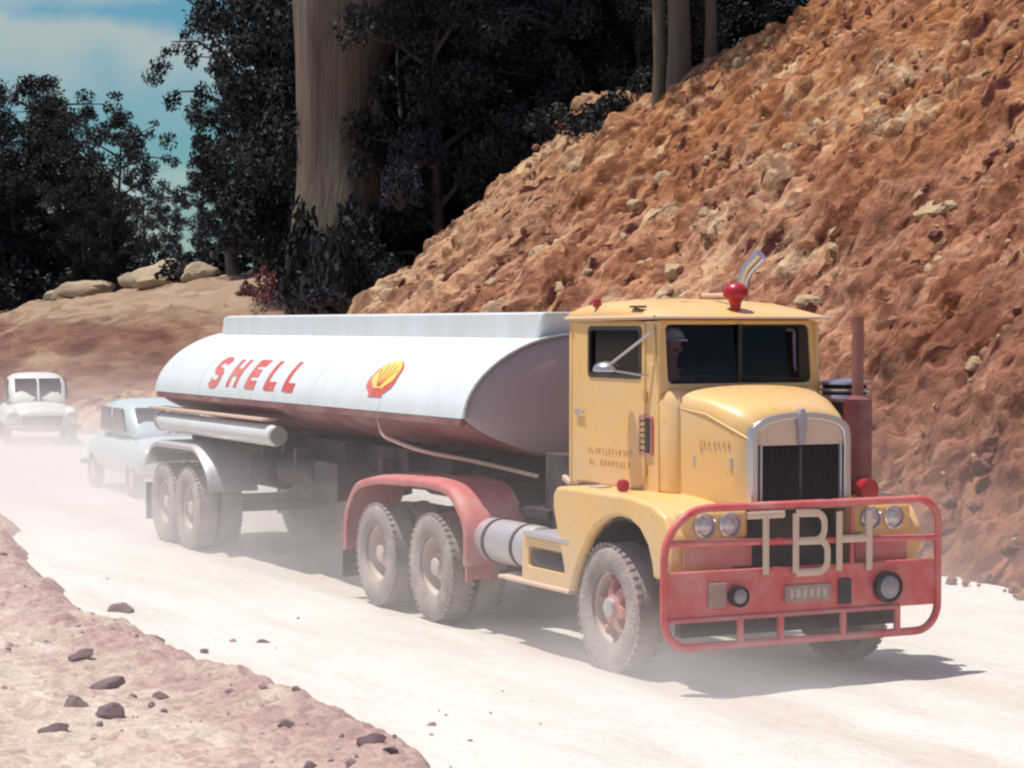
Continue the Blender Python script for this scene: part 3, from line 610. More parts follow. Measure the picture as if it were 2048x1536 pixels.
# rear wall with rounded corners, floor, dash and firewall, cowl sides
mb.box((-1.395, 0, (FLOOR + HEADR) / 2), (.03, 2 * HW - .16, HEADR - FLOOR))
for s_ in (-1, 1):
    pts = [(-1.395 + .085 * (1 - math.cos(q)) - .012, s_ * (HW - .085 + .085 * math.sin(q) + .012)) for q in [k * math.pi / 12 for k in range(7)]]
    pts += [(p[0] + .02, p[1] - s_ * .02) for p in pts[::-1]]
    mb.prism(pts, FLOOR, HEADR, 'xy')
mb.box((-.6, 0, FLOOR - .012), (1.6, 2 * HW - .03, .03)); 
cab = mb.build('cab', M['yellow'], PM, bevel=.006)
# windscreen surround (leans back slightly), cowl panel
def fpt(y, z): return (.235 - (z - 2.40) * .10, y, z)
mb = MB(); outl = rrect(-HW, HW, 2.34, HEADR + .01, .03); inl = rrect(-.715, .715, 2.405, 2.905, .05)
n_ = len(outl); L = []
for dx in (0.012, -.03): L.append([Vector(fpt(*p)) + Vector((dx, 0, 0)) for p in outl])
for dx in (-.03, 0.012): L.append([Vector(fpt(*p)) + Vector((dx, 0, 0)) for p in inl])
fs = [(a * n_ + j, a * n_ + (j + 1) % n_, b * n_ + (j + 1) % n_, b * n_ + j) for a, b in ((0, 1), (1, 2), (2, 3), (3, 0)) for j in range(n_)]
mb.add(sum(L, []), fs)
mb.build('windscreen_frame', M['yellow'], cab, bevel=.004)
mb = MB(); mb.add([Vector(fpt(*p)) + Vector((-.006, 0, 0)) for p in rrect(-.735, .735, 2.39, 2.92, .05)] , [tuple(range(20))])
mb.build('windscreen', M['glass'], cab, smooth=False, fix=False)
mb = MB()
for yc in (0.0,): mb.box((.215, 0, 2.655), (.025, .03, .50))
mb.build('windscreen_bar', M['black'], cab)
mb = MB().box((.20, 0, 1.92), (.06, 2 * HW - .06, .88)); mb.build('firewall', M['yellow'], cab, bevel=.01)
for s_ in (-1, 1):
    d = MB()
    d.frame(rrect(-1.25, .02, FLOOR + .02, 2.915, [.05, .12, .02, .08]), rrect(-.965, -.05, SILL + .02, 2.87, [.03, .03, .05, .05]), s_ * (HW + .014), s_ * (HW - .01))
    dr = d.build('door', M['yellow'], cab, bevel=.006)
    g = MB().box((-.51, s_ * (HW - .012), 2.66), (.98, .006, .46)); g.build('door_window', M['darkglass'], dr, smooth=False)
    h = MB().box((-1.13, s_ * (HW + .035), 2.13), (.16, .02, .03)).box((-1.19, s_ * (HW + .022), 2.13), (.03, .03, .05)); h.build('door_handle', M['chrome'], dr, bevel=.005)
    for z_ in (1.68, 2.30): MB().tube([(.035, s_ * (HW + .018), z_ - .05), (.035, s_ * (HW + .018), z_ + .05)], .016, 8).build('hinge', M['yellow'], dr)
    tr = MB().frame(rrect(-.985, -.03, SILL, 2.89, .05), rrect(-.95, -.065, SILL + .035, 2.855, .04), s_ * (HW + .022), s_ * (HW - .005)); tr.build('window_rubber', M['black'], dr)
    vent = MB()
    vent.frame(rrect(-.07, .15, 1.80, 2.14, .03), rrect(-.05, .13, 1.82, 2.12, .02), s_ * (HW + .02), s_ * (HW - .02))
    vent.build('vent_frame', M['dusty_red'], cab)
    v2 = MB().box((.04, s_ * (HW + .004), 1.97), (.19, .012, .31))
    for k in range(6): v2.box((.04, s_ * (HW + .012), 1.84 + .05 * k), (.18, .012, .012), ('X', s_ * .5))
    v2.build('vent_louvre', M['black'], cab)
lin = MB()
lin.box((-1.36, 0, 2.2), (.02, 1.5, 1.4)).box((-.6, 0, 2.95), (1.5, 1.5, .02)).box((-.6, 0, FLOOR + .03), (1.5, 1.5, .02))
lin.box((.08, 0, 2.30), (.20, 1.52, .16)); lin.box((.15, 0, 1.9), (.02, 1.5, .8))
for s_ in (-1, 1): lin.box((-.6, s_ * .755, 1.95), (1.5, .015, .94)); lin.box((-1.17, s_ * .755, 2.66), (.36, .015, .5))
lin.build('interior_lining', M['liner'], cab)
st = MB()
for y_, x_ in ((-.36, .22), (.42, 0)): st.box((-.75 + x_, y_, 1.86), (.5, .5, .16)); st.box((-1.02 + x_, y_, 2.22), (.14, .5, .66), ('Y', -.12))
st.build('seat', M['shirt'], cab, bevel=.04, seg=3)
sw = MB(); c0 = Vector((.0, -.36, 2.36)); sw.tube([c0 + Matrix.Rotation(-.5, 3, 'Y') @ Vector((.23 * math.cos(q), .23 * math.sin(q), 0)) for q in [2 * math.pi * k / 24 for k in range(24)]], .014, 8, True)
sw.tube([c0, c0 + Vector((.22, 0, -.38))], .025); sw.box(c0, (.40, .03, .02), ('Y', -.5)); sw.build('steering_wheel', M['black'], cab)
gb = MB().tube(arc([(.02, .60, 2.86), (.02, .68, 2.86), (.02, .69, 2.55), (.04, .69, 2.5)], r=.04), .018); gb.build('window_glimpse_bar', M['alu'], cab)  # pale bar added as the bright glimpse through the far window

# roof: crowned slab with a peak over the windscreen
def roof_sec(x, top, hw, base):
    ys = [-hw, -hw, -hw * .96, -hw * .86, -hw * .55, 0, hw * .55, hw * .86, hw * .96, hw, hw]
    h = top - base
    zs = [base, base + h * .35, base + h * .66, base + h * .84, base + h * .96, top, base + h * .96, base + h * .84, base + h * .66, base + h * .35, base]
    return [(x, y, z) for y, z in zip(ys, zs)]
mb = MB().loft([roof_sec(-1.44, 2.99, .79, 2.935), roof_sec(-1.41, 3.04, .81, 2.935), roof_sec(-1.2, 3.10, .825, 2.935), roof_sec(-.75, 3.135, .83, 2.935), roof_sec(-.35, 3.115, .835, 2.94), roof_sec(0, 3.06, .845, 2.945), roof_sec(.27, 2.99, .86, 2.955), roof_sec(.31, 2.966, .86, 2.952)])
roof = mb.build('roof', M['yellow'], PM, ang=60)
mb = MB().tube([(-1.40, -.825, 2.955), (.28, -.865, 2.965)], .016).tube([(.30, -.865, 2.962), (.31, .865, 2.962)], .013); mb.build('drip_rail', M['cream'], roof)
# red beacon on the visor
bc = MB().lathe([(-.16, .045), (-.10, .045), (-.06, .055), (-.04, .07), (-.03, .095), (0, .108), (.05, .105), (.09, .075), (.11, .02)], 'z', (.12, .02, 3.155), 20); bc.build('beacon', M['redlens'], PM, ang=50)
ml = MB()
for x_, y_, z_ in ((-.85, -.80, 3.085),): ml.lathe([(-.03, .035), (0, .04), (.04, .035), (.055, .01)], 'z', (x_, y_, z_), 12)
ml.build('marker_lamp', M['redlens'], roof)
hl = MB().box((-.10, -.81, 3.055), (.20, .06, .018)); hl.build('clearance_lamp', M['black'], roof, bevel=.006)
ah = MB().tube([(-.55, .1, 3.16), (-.05, .1, 3.155)], [.02, .02]).tube([(-.3, -.28, 3.14), (-.3, -.22, 3.18)], .015); ah.build('air_horn', M['cream'], roof)

# bonnet, narrowing to the radiator
def hood_sec(x, hw, crease, top, base=1.42):
    out = [(x, -hw, base), (x, -hw, crease)]
    for k in range(1, 14):
        q = math.pi * k / 14; y = -hw * math.cos(q)
        sgn = -1 if y < 0 else 1
        cy = sgn * hw * (1 - (1 - abs(math.cos(q))) ** 1.0); z = crease + (top - crease) * (math.sin(q) ** .55)
        out.append((x, cy, z))
    return out + [(x, hw, crease), (x, hw, base)]
mb = MB().loft([hood_sec(.24, .735, 2.235, 2.40), hood_sec(.42, .70, 2.225, 2.395), hood_sec(.7, .62, 2.17, 2.345), hood_sec(.95, .535, 2.08, 2.27), hood_sec(1.13, .475, 1.985, 2.185)])
hood = mb.build('bonnet', M['yellow'], PM, ang=70)
mb = MB().tube([(.25, 0, 2.405), (.7, 0, 2.350), (1.13, 0, 2.19)], .008, 6)
for s_ in (-1, 1):
    mb.tube([(.27, s_ * .735, 2.23), (.7, s_ * .623, 2.168), (1.12, s_ * .478, 1.985)], .007, 6)
mb.build('bonnet_hinge', M['yellow'], hood)
for s_ in (-1, 1):
    la = MB()
    for k in range(2): t = .35 + .45 * k; xx = .27 + (1.12 - .27) * t; yy = .735 + (.478 - .735) * t; la.box((xx, s_ * (yy + .006), 1.78), (.03, .02, .09))
    la.build('bonnet_catch', M['chrome'], hood, bevel=.004)
    cw = MB().loft([[(.20, s_ * (.79 * 1 - 0), 1.5 + 0), (.20, s_ * .80, 2.26), (.20, s_ * .74, 2.37), (.20, s_ * .60, 2.40), (.20, s_ * .60, 1.5)], [(.34, s_ * .775, 1.5), (.34, s_ * .775, 2.24), (.34, s_ * .72, 2.345), (.34, s_ * .6, 2.37), (.34, s_ * .60, 1.5)], [(.42, s_ * .72, 1.5), (.42, s_ * .715, 2.2), (.42, s_ * .68, 2.29), (.42, s_ * .6, 2.32), (.42, s_ * .60, 1.5)]])
    cw.build('cowl', M['yellow'], hood, bevel=.02, seg=3, ang=60)
# radiator shell, core, shutters, top tank panel, ornament
XR = 1.15
def arch_out(hw, z0, crease, top, n=14):
    return [(-hw, z0), (-hw, crease)] + [(-hw * (math.cos(math.pi * k / n)), crease + (top - crease) * (math.sin(math.pi * k / n) ** .62)) for k in range(1, n)] + [(hw, crease), (hw, z0)]
fr = MB().frame(arch_out(.485, 1.40, 1.985, 2.19), arch_out(.415, 1.43, 1.955, 2.135), XR - .12, XR + .03, 'yz')
gr = fr.build('grille', M['chrome'], PM, bevel=.012, seg=3, ang=50)
MB().prism(arch_out(.42, 1.925, 1.957, 2.138), XR - .08, XR + .002, 'yz').build('top_tank', M['cream'], gr)
cb = MB().prism([(-.42, 1.40), (.42, 1.40), (.42, 1.926), (-.42, 1.926)], XR - .10, XR - .008, 'yz')
for k in range(16): cb.box((XR - .005, -.39 + .052 * k, 1.665), (.006, .030, .50))
cb.build('radiator_core', M['core'], gr, smooth=False)
for s_ in (-1, 1): MB().box((XR + .012, s_ * .385, 1.67), (.03, .018, .52)).build('side_strip', M['alu'], gr, bevel=.004)
om = MB().prism([(-.03, 1.93), (.03, 1.93), (.036, 2.03), (.048, 2.11), (.04, 2.16), (.03, 2.19), (.022, 2.225), (-.022, 2.225), (-.03, 2.19), (-.04, 2.16), (-.048, 2.11), (-.036, 2.03)], XR - .03, XR + .045, 'yz')
om.build('ornament', M['head'], gr, bevel=.012)
MB().box((XR + .004, 0, 1.67), (.016, .022, .50)).build('centre_bar', M['dark'], gr)

# front mudguards
def guard_profile():
    out = [(-.55, .60), (-.62, .60), (-.80, 1.05), (-.90, 1.30), (-.90, 1.42), (-.84, 1.49), (-.70, 1.505), (-.2, 1.50), (.45, 1.50), (.85, 1.455), (1.05, 1.37), (1.16, 1.22), (1.17, 1.05), (1.10, .92), (.99, .86), (.86, .86)]
    inn = [(.84, .97), (.77, 1.12), (.64, 1.24), (.47, 1.305), (.28, 1.32), (.10, 1.29), (-.08, 1.21), (-.24, 1.09), (-.37, .93), (-.48, .76)]
    return out + inn
for s_ in (-1, 1):
    a, b_ = (s_ * 1.215, s_ * .60)
    mb = MB().prism(guard_profile(), min(a, b_), max(a, b_))
    mg = mb.build('mudguard', M['yellow'], PM, bevel=.07, seg=4, ang=60)
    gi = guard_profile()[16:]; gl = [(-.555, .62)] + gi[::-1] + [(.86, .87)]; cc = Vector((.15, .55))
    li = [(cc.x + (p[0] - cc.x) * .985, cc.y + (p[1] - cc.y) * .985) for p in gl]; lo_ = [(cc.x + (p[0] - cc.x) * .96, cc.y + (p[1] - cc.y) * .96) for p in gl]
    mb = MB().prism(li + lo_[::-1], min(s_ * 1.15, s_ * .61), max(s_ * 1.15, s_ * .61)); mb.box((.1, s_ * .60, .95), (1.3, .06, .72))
    mb.build('wheel_well_shade', M['black'], mg)  # black liner added for the shade inside the wheel arch
    ml = MB().lathe([(-.04, .03), (-.03, .05), (.02, .055), (.05, .04), (.06, .01)], 'z', (.02, s_ * 1.02, 1.545), 14); ml.build('marker_lamp', M['redlens'], mg)
    hp = MB().box((-.45, s_ * .98, 1.508), (.16, .14, .02)); hp.build('kick_plate', M['alu'], mg, bevel=.006)
    sill = MB().box((-.42, s_ * (HW + .01), 1.478), (1.45, .05, .03)); sill.build('sill', M['ink'], mg)
    # twin headlamp pod
    hb = MB().box((1.06, s_ * .80, 1.30), (.20, .62, .25)); pod = hb.build('headlamp_pod', M['yellow'], PM, bevel=.05, seg=3)
    for k in (-1, 1):
        r_ = MB().lathe([(0, .10), (.035, .10), (.045, .085), (.02, .08)], 'x', (1.15, s_ * .80 + k * .115, 1.30), 24); rr = r_.build('headlamp_rim', M['chrome'], pod)
        MB().lathe([(-.01, .083), (.02, .075), (.035, .05), (.04, .01)], 'x', (1.155, s_ * .80 + k * .115, 1.30), 20).build('headlamp', M['lens'], rr)
# running boards, battery box with step, fuel tank
for s_ in (-1, 1):
    bx = MB()
    bx.frame(rrect(-1.55, -.62, .60, 1.0, .02), rrect(-1.42, -.72, .74, .92, .03), s_ * 1.19, s_ * 1.15)
    bx.box((-1.1, s_ * .92, .80), (.86, .40, .34)); stp = bx.build('step_box', M['yellow'], PM, bevel=.008)
    MB().box((-1.27, s_ * 1.0, .595), (1.40, .46, .035)).build('lower_step', M['cream'], stp, bevel=.008)
    MB().box((-1.03, s_ * 1.02, 1.03), (.90, .40, .05)).build('step_plate', M['alu'], stp, bevel=.01)
    MB().box((-1.07, s_ * 1.165, .83), (.60, .02, .12)).build('step_recess', M['dark'], stp)
    ft = MB().lathe([(-2.66, .02), (-2.66, .16), (-2.63, .195), (-2.59, .205), (-1.62, .205), (-1.58, .195), (-1.56, .16), (-1.56, .02)], 'x', (0, s_ * .98, .87), 28); tk = ft.build('fuel_tank', M['alu'], PM)
    for x_ in (-2.4, -1.8): MB().lathe([(x_ - .025, .20), (x_ - .025, .213), (x_ + .025, .213), (x_ + .025, .20)], 'x', (0, s_ * .98, .87), 28).build('tank_strap', M['dark'], tk)
    gh = MB().box((-1.75, s_ * .62, 1.47), (.16, .05, .05), ('Y', .35)); gh.build('air_coupling', M['cream'], PM, bevel=.01)
# drive mudguards over the tandem
for s_ in (-1, 1):
    path = arc([(-2.62, 0, .62), (-2.60, 0, 1.0), (-2.95, 0, 1.33), (-3.5, 0, 1.375), (-4.9, 0, 1.325), (-5.45, 0, 1.22), (-5.72, 0, .92), (-5.75, 0, .50)], n=6, r=.42)
    secs = []
    for k, p in enumerate(path):
        a = path[max(k - 1, 0)]; b_ = path[min(k + 1, len(path) - 1)]; t = (b_ - a).normalized(); nn = Vector((-t.z, 0, t.x)) * -1
        if nn.dot(Vector((p.x + 4.2, 0, p.z - .5))) < 0: nn = -nn
        q = [(s_ * 1.25, -.07), (s_ * 1.262, -.02), (s_ * 1.24, .012), (s_ * 1.15, .028), (s_ * .9, .034), (s_ * .62, .03), (s_ * .62, 0.0), (s_ * .9, .006), (s_ * 1.14, 0), (s_ * 1.225, -.03), (s_ * 1.235, -.07)]
        secs.append([Vector((p.x + nn.x * o_, y_, p.z + nn.z * o_)) for y_, o_ in q])
    dm = MB().loft(secs).build('drive_mudguard', M['dusty_red'], PM, ang=50)
    fl = MB()
    fl.box((-2.63, s_ * 1.22, .72), (.03, .05, .5)).box((-2.63, s_ * .98, .72), (.03, .05, .5)).box((-2.64, s_ * 1.10, .72), (.012, .26, .46)); fl.build('mud_flap', M['dusty_red'], dm)
    f2 = MB().box((-5.76, s_ * .95, .38), (.012, .6, .36)); f2.build('mud_flap', M['dark'], dm)

# stacks and air cleaner on the far side
e = MB().tube(arc([(-1.55, 1.13, 1.2), (-1.55, 1.13, 3.25), (-1.50, 1.15, 3.42), (-1.36, 1.22, 3.56)], n=8, r=.25), .062, 16).build('exhaust_stack', M['chrome'], PM)
MB().lathe([(-.75, .10), (-.74, .115), (.55, .115), (.56, .10)], 'z', (-1.55, 1.13, 2.0), 20).build('heat_guard', M['alu'], e)
ac = MB().lathe([(1.45, .10), (1.47, .22), (2.26, .22), (2.28, .20)], 'z', (.33, 1.0, 0), 28).build('air_cleaner', M['black'], PM)
MB().lathe([(2.24, .225), (2.26, .235), (2.28, .235), (2.30, .225)], 'z', (.33, 1.0, 0), 28).lathe([(2.32, .21), (2.335, .225), (2.35, .225), (2.36, .20)], 'z', (.33, 1.0, 0), 28).lathe([(2.38, .19), (2.39, .24), (2.41, .235), (2.435, .12), (2.44, .02)], 'z', (.33, 1.0, 0), 28).build('band', M['chrome'], ac)
MB().lathe([(2.27, .19), (2.40, .19)], 'z', (.33, 1.0, 0), 24).build('screen', M['core'], ac)
pp = MB().lathe([(1.30, .02), (1.30, .122), (2.27, .122), (2.30, .06), (2.31, .02)], 'z', (.70, .88, 0), 22).build('intake_stack', M['darkred'], PM)
MB().tube([(.70, .88, 2.2), (.70, .88, 2.97)], .05, 14).build('stack_pipe', M['rust'], pp)
MB().lathe([(-.05, .02), (-.05, .09), (.05, .09), (.06, .02)], 'x', (.95, .80, 1.52), 16).build('indicator', M['redlens'], PM)
# mirrors
for s_ in (-1, 1):
    y_ = s_ * 1.02
    mr = MB().tube([(.20, s_ * .82, 2.86), (-.20, y_, 2.57)], .013, 8).tube([(.10, s_ * .82, 2.47), (-.22, y_, 2.52)], .010, 8).build('mirror_arm', M['alu'], PM)
    MB().lathe([(-.012, .115), (.01, .12), (.04, .105), (.065, .07), (.078, .015)], 'z', (-.27, y_, 2.515), 20).build('mirror', M['chrome'], mr, ang=60)

# bull bar with its plate, lamps, number plate and letters
XB = 1.30
outer = [(XB, y, z) for y, z in rrect(-1.36, 1.27, .36, 1.455, [.22, .22, .20, .40], 7)]
bb = MB().tube(outer, .033, 12, True).tube([(XB, -1.36, 1.185), (XB, 1.27, 1.13)], .028, 10).tube([(XB, -1.30, .575), (XB, .88, .575)], .024, 10)
for y_ in (-.66, -.28, .32, .86): bb.tube([(XB, y_, .36), (XB, y_, .58)], .03, 10)
bb.tube([(XB - .02, -.40, .9), (XB - .02, -.40, 1.45)], .02, 8).tube([(XB - .02, .42, .9), (XB - .02, .42, 1.45)], .02, 8)
for s_ in (-1, 1): bb.box((.9, s_ * .42, .72), (.8, .06, .2))
bull = bb.build('bull_bar', M['red'], PM)
pl = MB().box((XB - .01, -.045, .765), (.025, 2.60, .385)); pl.build('bumper_plate', M['red'], bull, bevel=.012)
MB().box((XB + .012, -.22, .575), (.03, 2.2, .035)).build('plate_lip', M['dusty_red'], bull, bevel=.01)
for a, b_ in ((-1.13, -.5), (.50, 1.02)): MB().prism([(a, .97), (b_, .97), (b_, 1.155), (a, 1.155)] if a < 0 else [(a, .95), (b_, .95), (b_, 1.12), (a, 1.12)], XB - .10, XB - .085, 'yz').build('stone_guard', M['dusty_red'], bull)
MB().box((XB + .01, -.88, .76), (.03, .17, .20)).build('reflector', M['plate'], bull, bevel=.01)
for y_, k in ((-.70, .085), (.74, .13)):
    lm = MB().lathe([(0, k), (.06, k), (.075, k * .86), (.05, k * .8)], 'x', (XB + .01, y_, .745), 20).build('fog_lamp', M['black'], bull)
    MB().lathe([(.03, k * .8), (.06, k * .72), (.075, k * .4), (.08, .005)], 'x', (XB + .01, y_, .745), 20).build('fog_lens', M['foglens'], lm)
MB().box((XB + .014, .33, .73), (.03, .12, .21)).build('bumper_slot', M['dark'], bull, bevel=.01)
npl = MB().box((XB + .012, -.03, .735), (.02, .44, .14)).build('number_plate', M['plate'], bull, bevel=.008)
t_ = MB()
for k in range(6): t_.box((XB + .024, -.19 + .064 * k, .735), (.004, .034, .07)); 
t_.build('plate_characters', M['logogrey'], npl)
LZ0, LZ1, LT, LX = .905, 1.385, .031, XB + .038
def letter(paths): 
    mb = MB()
    for p, cl_ in paths: mb.tube([(LX, y, z) for y, z in p], LT, 8, cl_)
    mb.v = [(LX + (v[0] - LX) * .35, v[1], v[2]) for v in mb.v]
    o = mb.build('letter', M['cream'], bull); 
    return o
zm = (LZ0 + LZ1) / 2 + .015
letter([([(-.62, LZ1), (-.27, LZ1)], False), ([(-.445, LZ1), (-.445, LZ0)], False)])
def bow(y0, y1, z0, z1, r=.09): return [(y0, z0)] + [(p.x, p.y) for p in [Vector((a, b, 0)) for a, b in rrect(y0, y1, z0, z1, [.001, r, r, .001], 5)][5:17]] + [(y0, z1)]
letter([([(-.16, LZ0), (-.16, LZ1)], False), (bow(-.16, .115, zm, LZ1), False), (bow(-.16, .145, LZ0, zm), False)])
letter([([(.26, LZ0), (.26, LZ1)], False), ([(.555, LZ0 - .01), (.555, LZ1)], False), ([(.26, zm), (.555, zm)], False)])

# faded lettering on the door and bonnet: too worn to read, kept as rows of small painted marks
def marks(parent, m, x0, x1, z, h, y, n, seed, slope=0.0, yl=None):
    r = np.random.default_rng(seed); mb = MB(); w_ = (x1 - x0) / n
    for k in range(n):
        if r.random() < .12: continue
        xx = x0 + (k + .5) * w_; yy = y if yl is None else yl(xx)
        hh = h * r.uniform(.8, 1.0)
        for q in range(r.integers(1, 3)): mb.box((xx + r.uniform(-.25, .25) * w_, yy, z + slope * (xx - x0)), (w_ * r.uniform(.15, .3), .004, hh))
        mb.box((xx, yy, z + slope * (xx - x0) + r.choice([-.4, 0, .4]) * hh), (w_ * .6, .004, h * .2))
    return mb.build('lettering', m, parent, smooth=False)
doors = [o for o in cab.children if o.name.startswith('door')]
marks(doors[0], M['faint'], -1.0, -.18, 1.80, .055, -(HW + .016), 13, 5); marks(doors[0], M['faint'], -.98, -.22, 1.70, .05, -(HW + .016), 11, 6)
marks(hood, M['faint'], .62, 1.0, 1.93, .05, -.6, 8, 8, yl=lambda x: -(.62 + (x - .7) * -.345 + .006))

# ------------------------------------------------------------------ driver behind the wheel
def person_mesh(name, joints, edges, radii, m, parent=None, sub=2):
    me = bpy.data.meshes.new(name); me.from_pydata([tuple(j) for j in joints], edges, [])
    o = bpy.data.objects.new(name, me); C.objects.link(o); me.materials.append(m)
    if parent: o.parent = parent
    sk = o.modifiers.new('skin', 'SKIN'); sk.use_smooth_shade = True
    for v, r_ in zip(me.skin_vertices[0].data, radii): v.radius = (r_, r_)
    me.skin_vertices[0].data[0].use_root = True
    ss = o.modifiers.new('sub', 'SUBSURF'); ss.levels = sub; ss.render_levels = sub
    return o
DR = empty('person', W(-.30, -.36, FLOOR), ROT)
tag(DR, 'driver in dark shirt and pale cap seated behind the windscreen', 'person')
J = [(-.12, 0, .50), (-.12, 0, .68), (-.10, 0, .90), (-.06, 0, 1.03), (-.04, 0, 1.10), (-.02, 0, 1.19), (0, 0, 1.27), (.0, 0, 1.33),
     (-.10, -.19, .95), (.08, -.24, .76), (.36, -.15, .84), (.44, -.13, .86), (-.10, .19, .95), (.08, .24, .76), (.36, .15, .84), (.44, .13, .86),
     (.02, -.10, .48), (.38, -.13, .46), (.48, -.13, .10), (.02, .10, .48), (.38, .13, .46), (.48, .13, .10)]
E_ = [(0, 1), (1, 2), (2, 3), (3, 4), (4, 5), (5, 6), (6, 7), (2, 8), (8, 9), (9, 10), (10, 11), (2, 12), (12, 13), (13, 14), (14, 15), (0, 16), (16, 17), (17, 18), (0, 19), (19, 20), (20, 21)]
RD = [.15, .155, .16, .08, .058, .085, .092, .06, .075, .05, .036, .038, .075, .05, .036, .038, .09, .075, .05, .09, .075, .05]
person_mesh('body', J, E_, RD, M['skin'], DR)
Jt = [(-.12, 0, .48), (-.12, 0, .68), (-.10, 0, .90), (-.08, 0, 1.0), (-.10, -.19, .95), (.0, -.215, .85), (-.10, .19, .95), (.0, .215, .85)]
person_mesh('shirt', Jt, [(0, 1), (1, 2), (2, 3), (2, 4), (4, 5), (2, 6), (6, 7)], [.165, .172, .175, .09, .09, .07, .09, .07], M['shirt'], DR)
MB().lathe([(1.275, .112), (1.30, .116), (1.35, .10), (1.385, .06), (1.395, .01)], 'z', (-.01, 0, 0), 20).prism([(.05, -.085), (.12, -.08), (.19, -.045), (.205, 0), (.19, .045), (.12, .08), (.05, .085)], 1.272, 1.288, 'xy').build('cap', M['cap'], DR, ang=50)
fc = MB().lathe([(-.02, .014), (0, .02), (.03, .012), (.035, .002)], 'x', (.09, 0, 1.19), 8)
for s_ in (-1, 1): fc.lathe([(-.012, .006), (-.01, .02), (.01, .02), (.012, .006)], 'y', (-.01, s_ * .092, 1.20), 10)
fc.build('face', M['skin'], DR)
hd = MB()
for s_ in (-1, 1):
    for k in range(4):
        p0 = Vector((.45, s_ * (.115 + .022 * k - .03), .87)); hd.tube([p0, p0 + Vector((.05, 0, .02)), p0 + Vector((.07, 0, -.01)), p0 + Vector((.05, 0, -.035))], .010, 6)
    hd.tube([(.43, s_ * .09, .86), (.47, s_ * .07, .85), (.50, s_ * .09, .85)], .011, 6)
hd.build('fingers', M['skin'], DR)

# ------------------------------------------------------------------ tank trailer
TX = -8.0
TT = empty('tank_trailer', W(TX, 0, 0), ROT)
tag(TT, 'long white elliptical tank trailer with red markings coupled behind the yellow truck', 'trailer')
OFF = (-TX, 0, 0)
def B(mb, name, m, parent=TT, **k): return mb.build(name, m, parent, off=OFF, **k)
ZC, AY, BU, BL, NU, NL = 2.02, 1.20, .80, .43, 1.80, 1.45
def upper(n=28): # from near edge over the top to the far edge
    return [(-AY * math.copysign(abs(math.cos(q)) ** (2 / NU), math.cos(q)), ZC + BU * math.sin(q) ** (2 / NU)) for q in [math.pi * k / n for k in range(n + 1)]]
def lower(n=20):
    return [(-AY * math.copysign(abs(math.cos(q)) ** (2 / NL), math.cos(q)), ZC - BL * math.sin(q) ** (2 / NL)) for q in [math.pi * k / n for k in range(n + 1)]]
X0, X1 = -12.75, -2.80
def shell(prof, th, x0, x1):
    inn = [(y * (1 - th), ZC + (z - ZC) * (1 - th)) for y, z in prof][::-1]
    return [[(x, y, z) for y, z in prof + inn] for x in (x0, x1)]
up = upper(); up[0] = (-AY, ZC - .015); up[-1] = (AY, ZC - .015)
shl = B(MB().loft(shell(up, .02, X0, X1)), 'tank_shell', M['white'], ang=35)
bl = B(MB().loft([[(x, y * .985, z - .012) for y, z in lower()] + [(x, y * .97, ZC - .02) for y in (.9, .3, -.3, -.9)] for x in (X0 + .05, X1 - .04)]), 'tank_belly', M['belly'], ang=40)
ring = [(y * .982, ZC + (z - ZC) * .982) for y, z in upper()] + [(y * .982, z) for y, z in lower()[::-1][1:-1]]
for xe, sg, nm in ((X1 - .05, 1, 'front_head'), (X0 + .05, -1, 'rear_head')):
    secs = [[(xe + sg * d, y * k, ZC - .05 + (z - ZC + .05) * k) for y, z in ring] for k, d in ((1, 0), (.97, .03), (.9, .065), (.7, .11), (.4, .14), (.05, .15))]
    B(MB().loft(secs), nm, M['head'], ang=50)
rp = [[(x, y * 1.006, ZC + (z - ZC) * 1.006) for y, z in upper()] + [(x, y * .985, ZC + (z - ZC) * .985) for y, z in upper()[::-1]] for x in (X1 - .05, X1 + .012)]
B(MB().loft(rp), 'end_rim', M['white'], ang=40)
bands = MB()
for x in (-10.9, -8.9, -6.9, -4.9): bands.loft([[(xx, y * 1.003, ZC + (z - ZC) * 1.003) for y, z in upper()] + [(xx, y * .99, ZC + (z - ZC) * .99) for y, z in upper()[::-1]] for xx in (x - .012, x + .012)])
B(bands, 'seam', M['white'], shl, ang=40)
cm = MB().prism([(-12.95 + .45, 2.76), (-2.95, 2.76), (-2.78, 3.025), (-12.25, 3.025), (-12.42, 3.0)], -.34, .34)
cmo = B(cm, 'coaming', M['white'], bevel=.025)
hat = MB()
for x in (-11.2, -8.8, -6.4, -4.0): hat.lathe([(2.80, .22), (3.0, .22), (3.015, .2), (3.02, .02)], 'z', (x, 0, 0), 20)
B(hat, 'hatch', M['alu'], cmo)
# side rail and belly frame
for s_ in (-1, 1):
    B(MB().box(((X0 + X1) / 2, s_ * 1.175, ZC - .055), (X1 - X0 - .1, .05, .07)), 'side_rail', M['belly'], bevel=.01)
mb = MB()
for s_ in (-1, 1): mb.box((-8.3, s_ * .45, 1.42), (8.9, .10, .26))
for x in (-12.5, -11.8, -10.6, -9.0, -7.0, -5.2, -4.1): mb.box((x, 0, 1.45), (.10, 1.5, .20))
mb.box((-4.1, 0, 1.31), (1.6, 1.1, .06)); mb.box((-11.8, 0, 1.12), (2.3, .9, .34)); mb.tube([(-4.1, 0, 1.2), (-4.1, 0, 1.45)], .10)

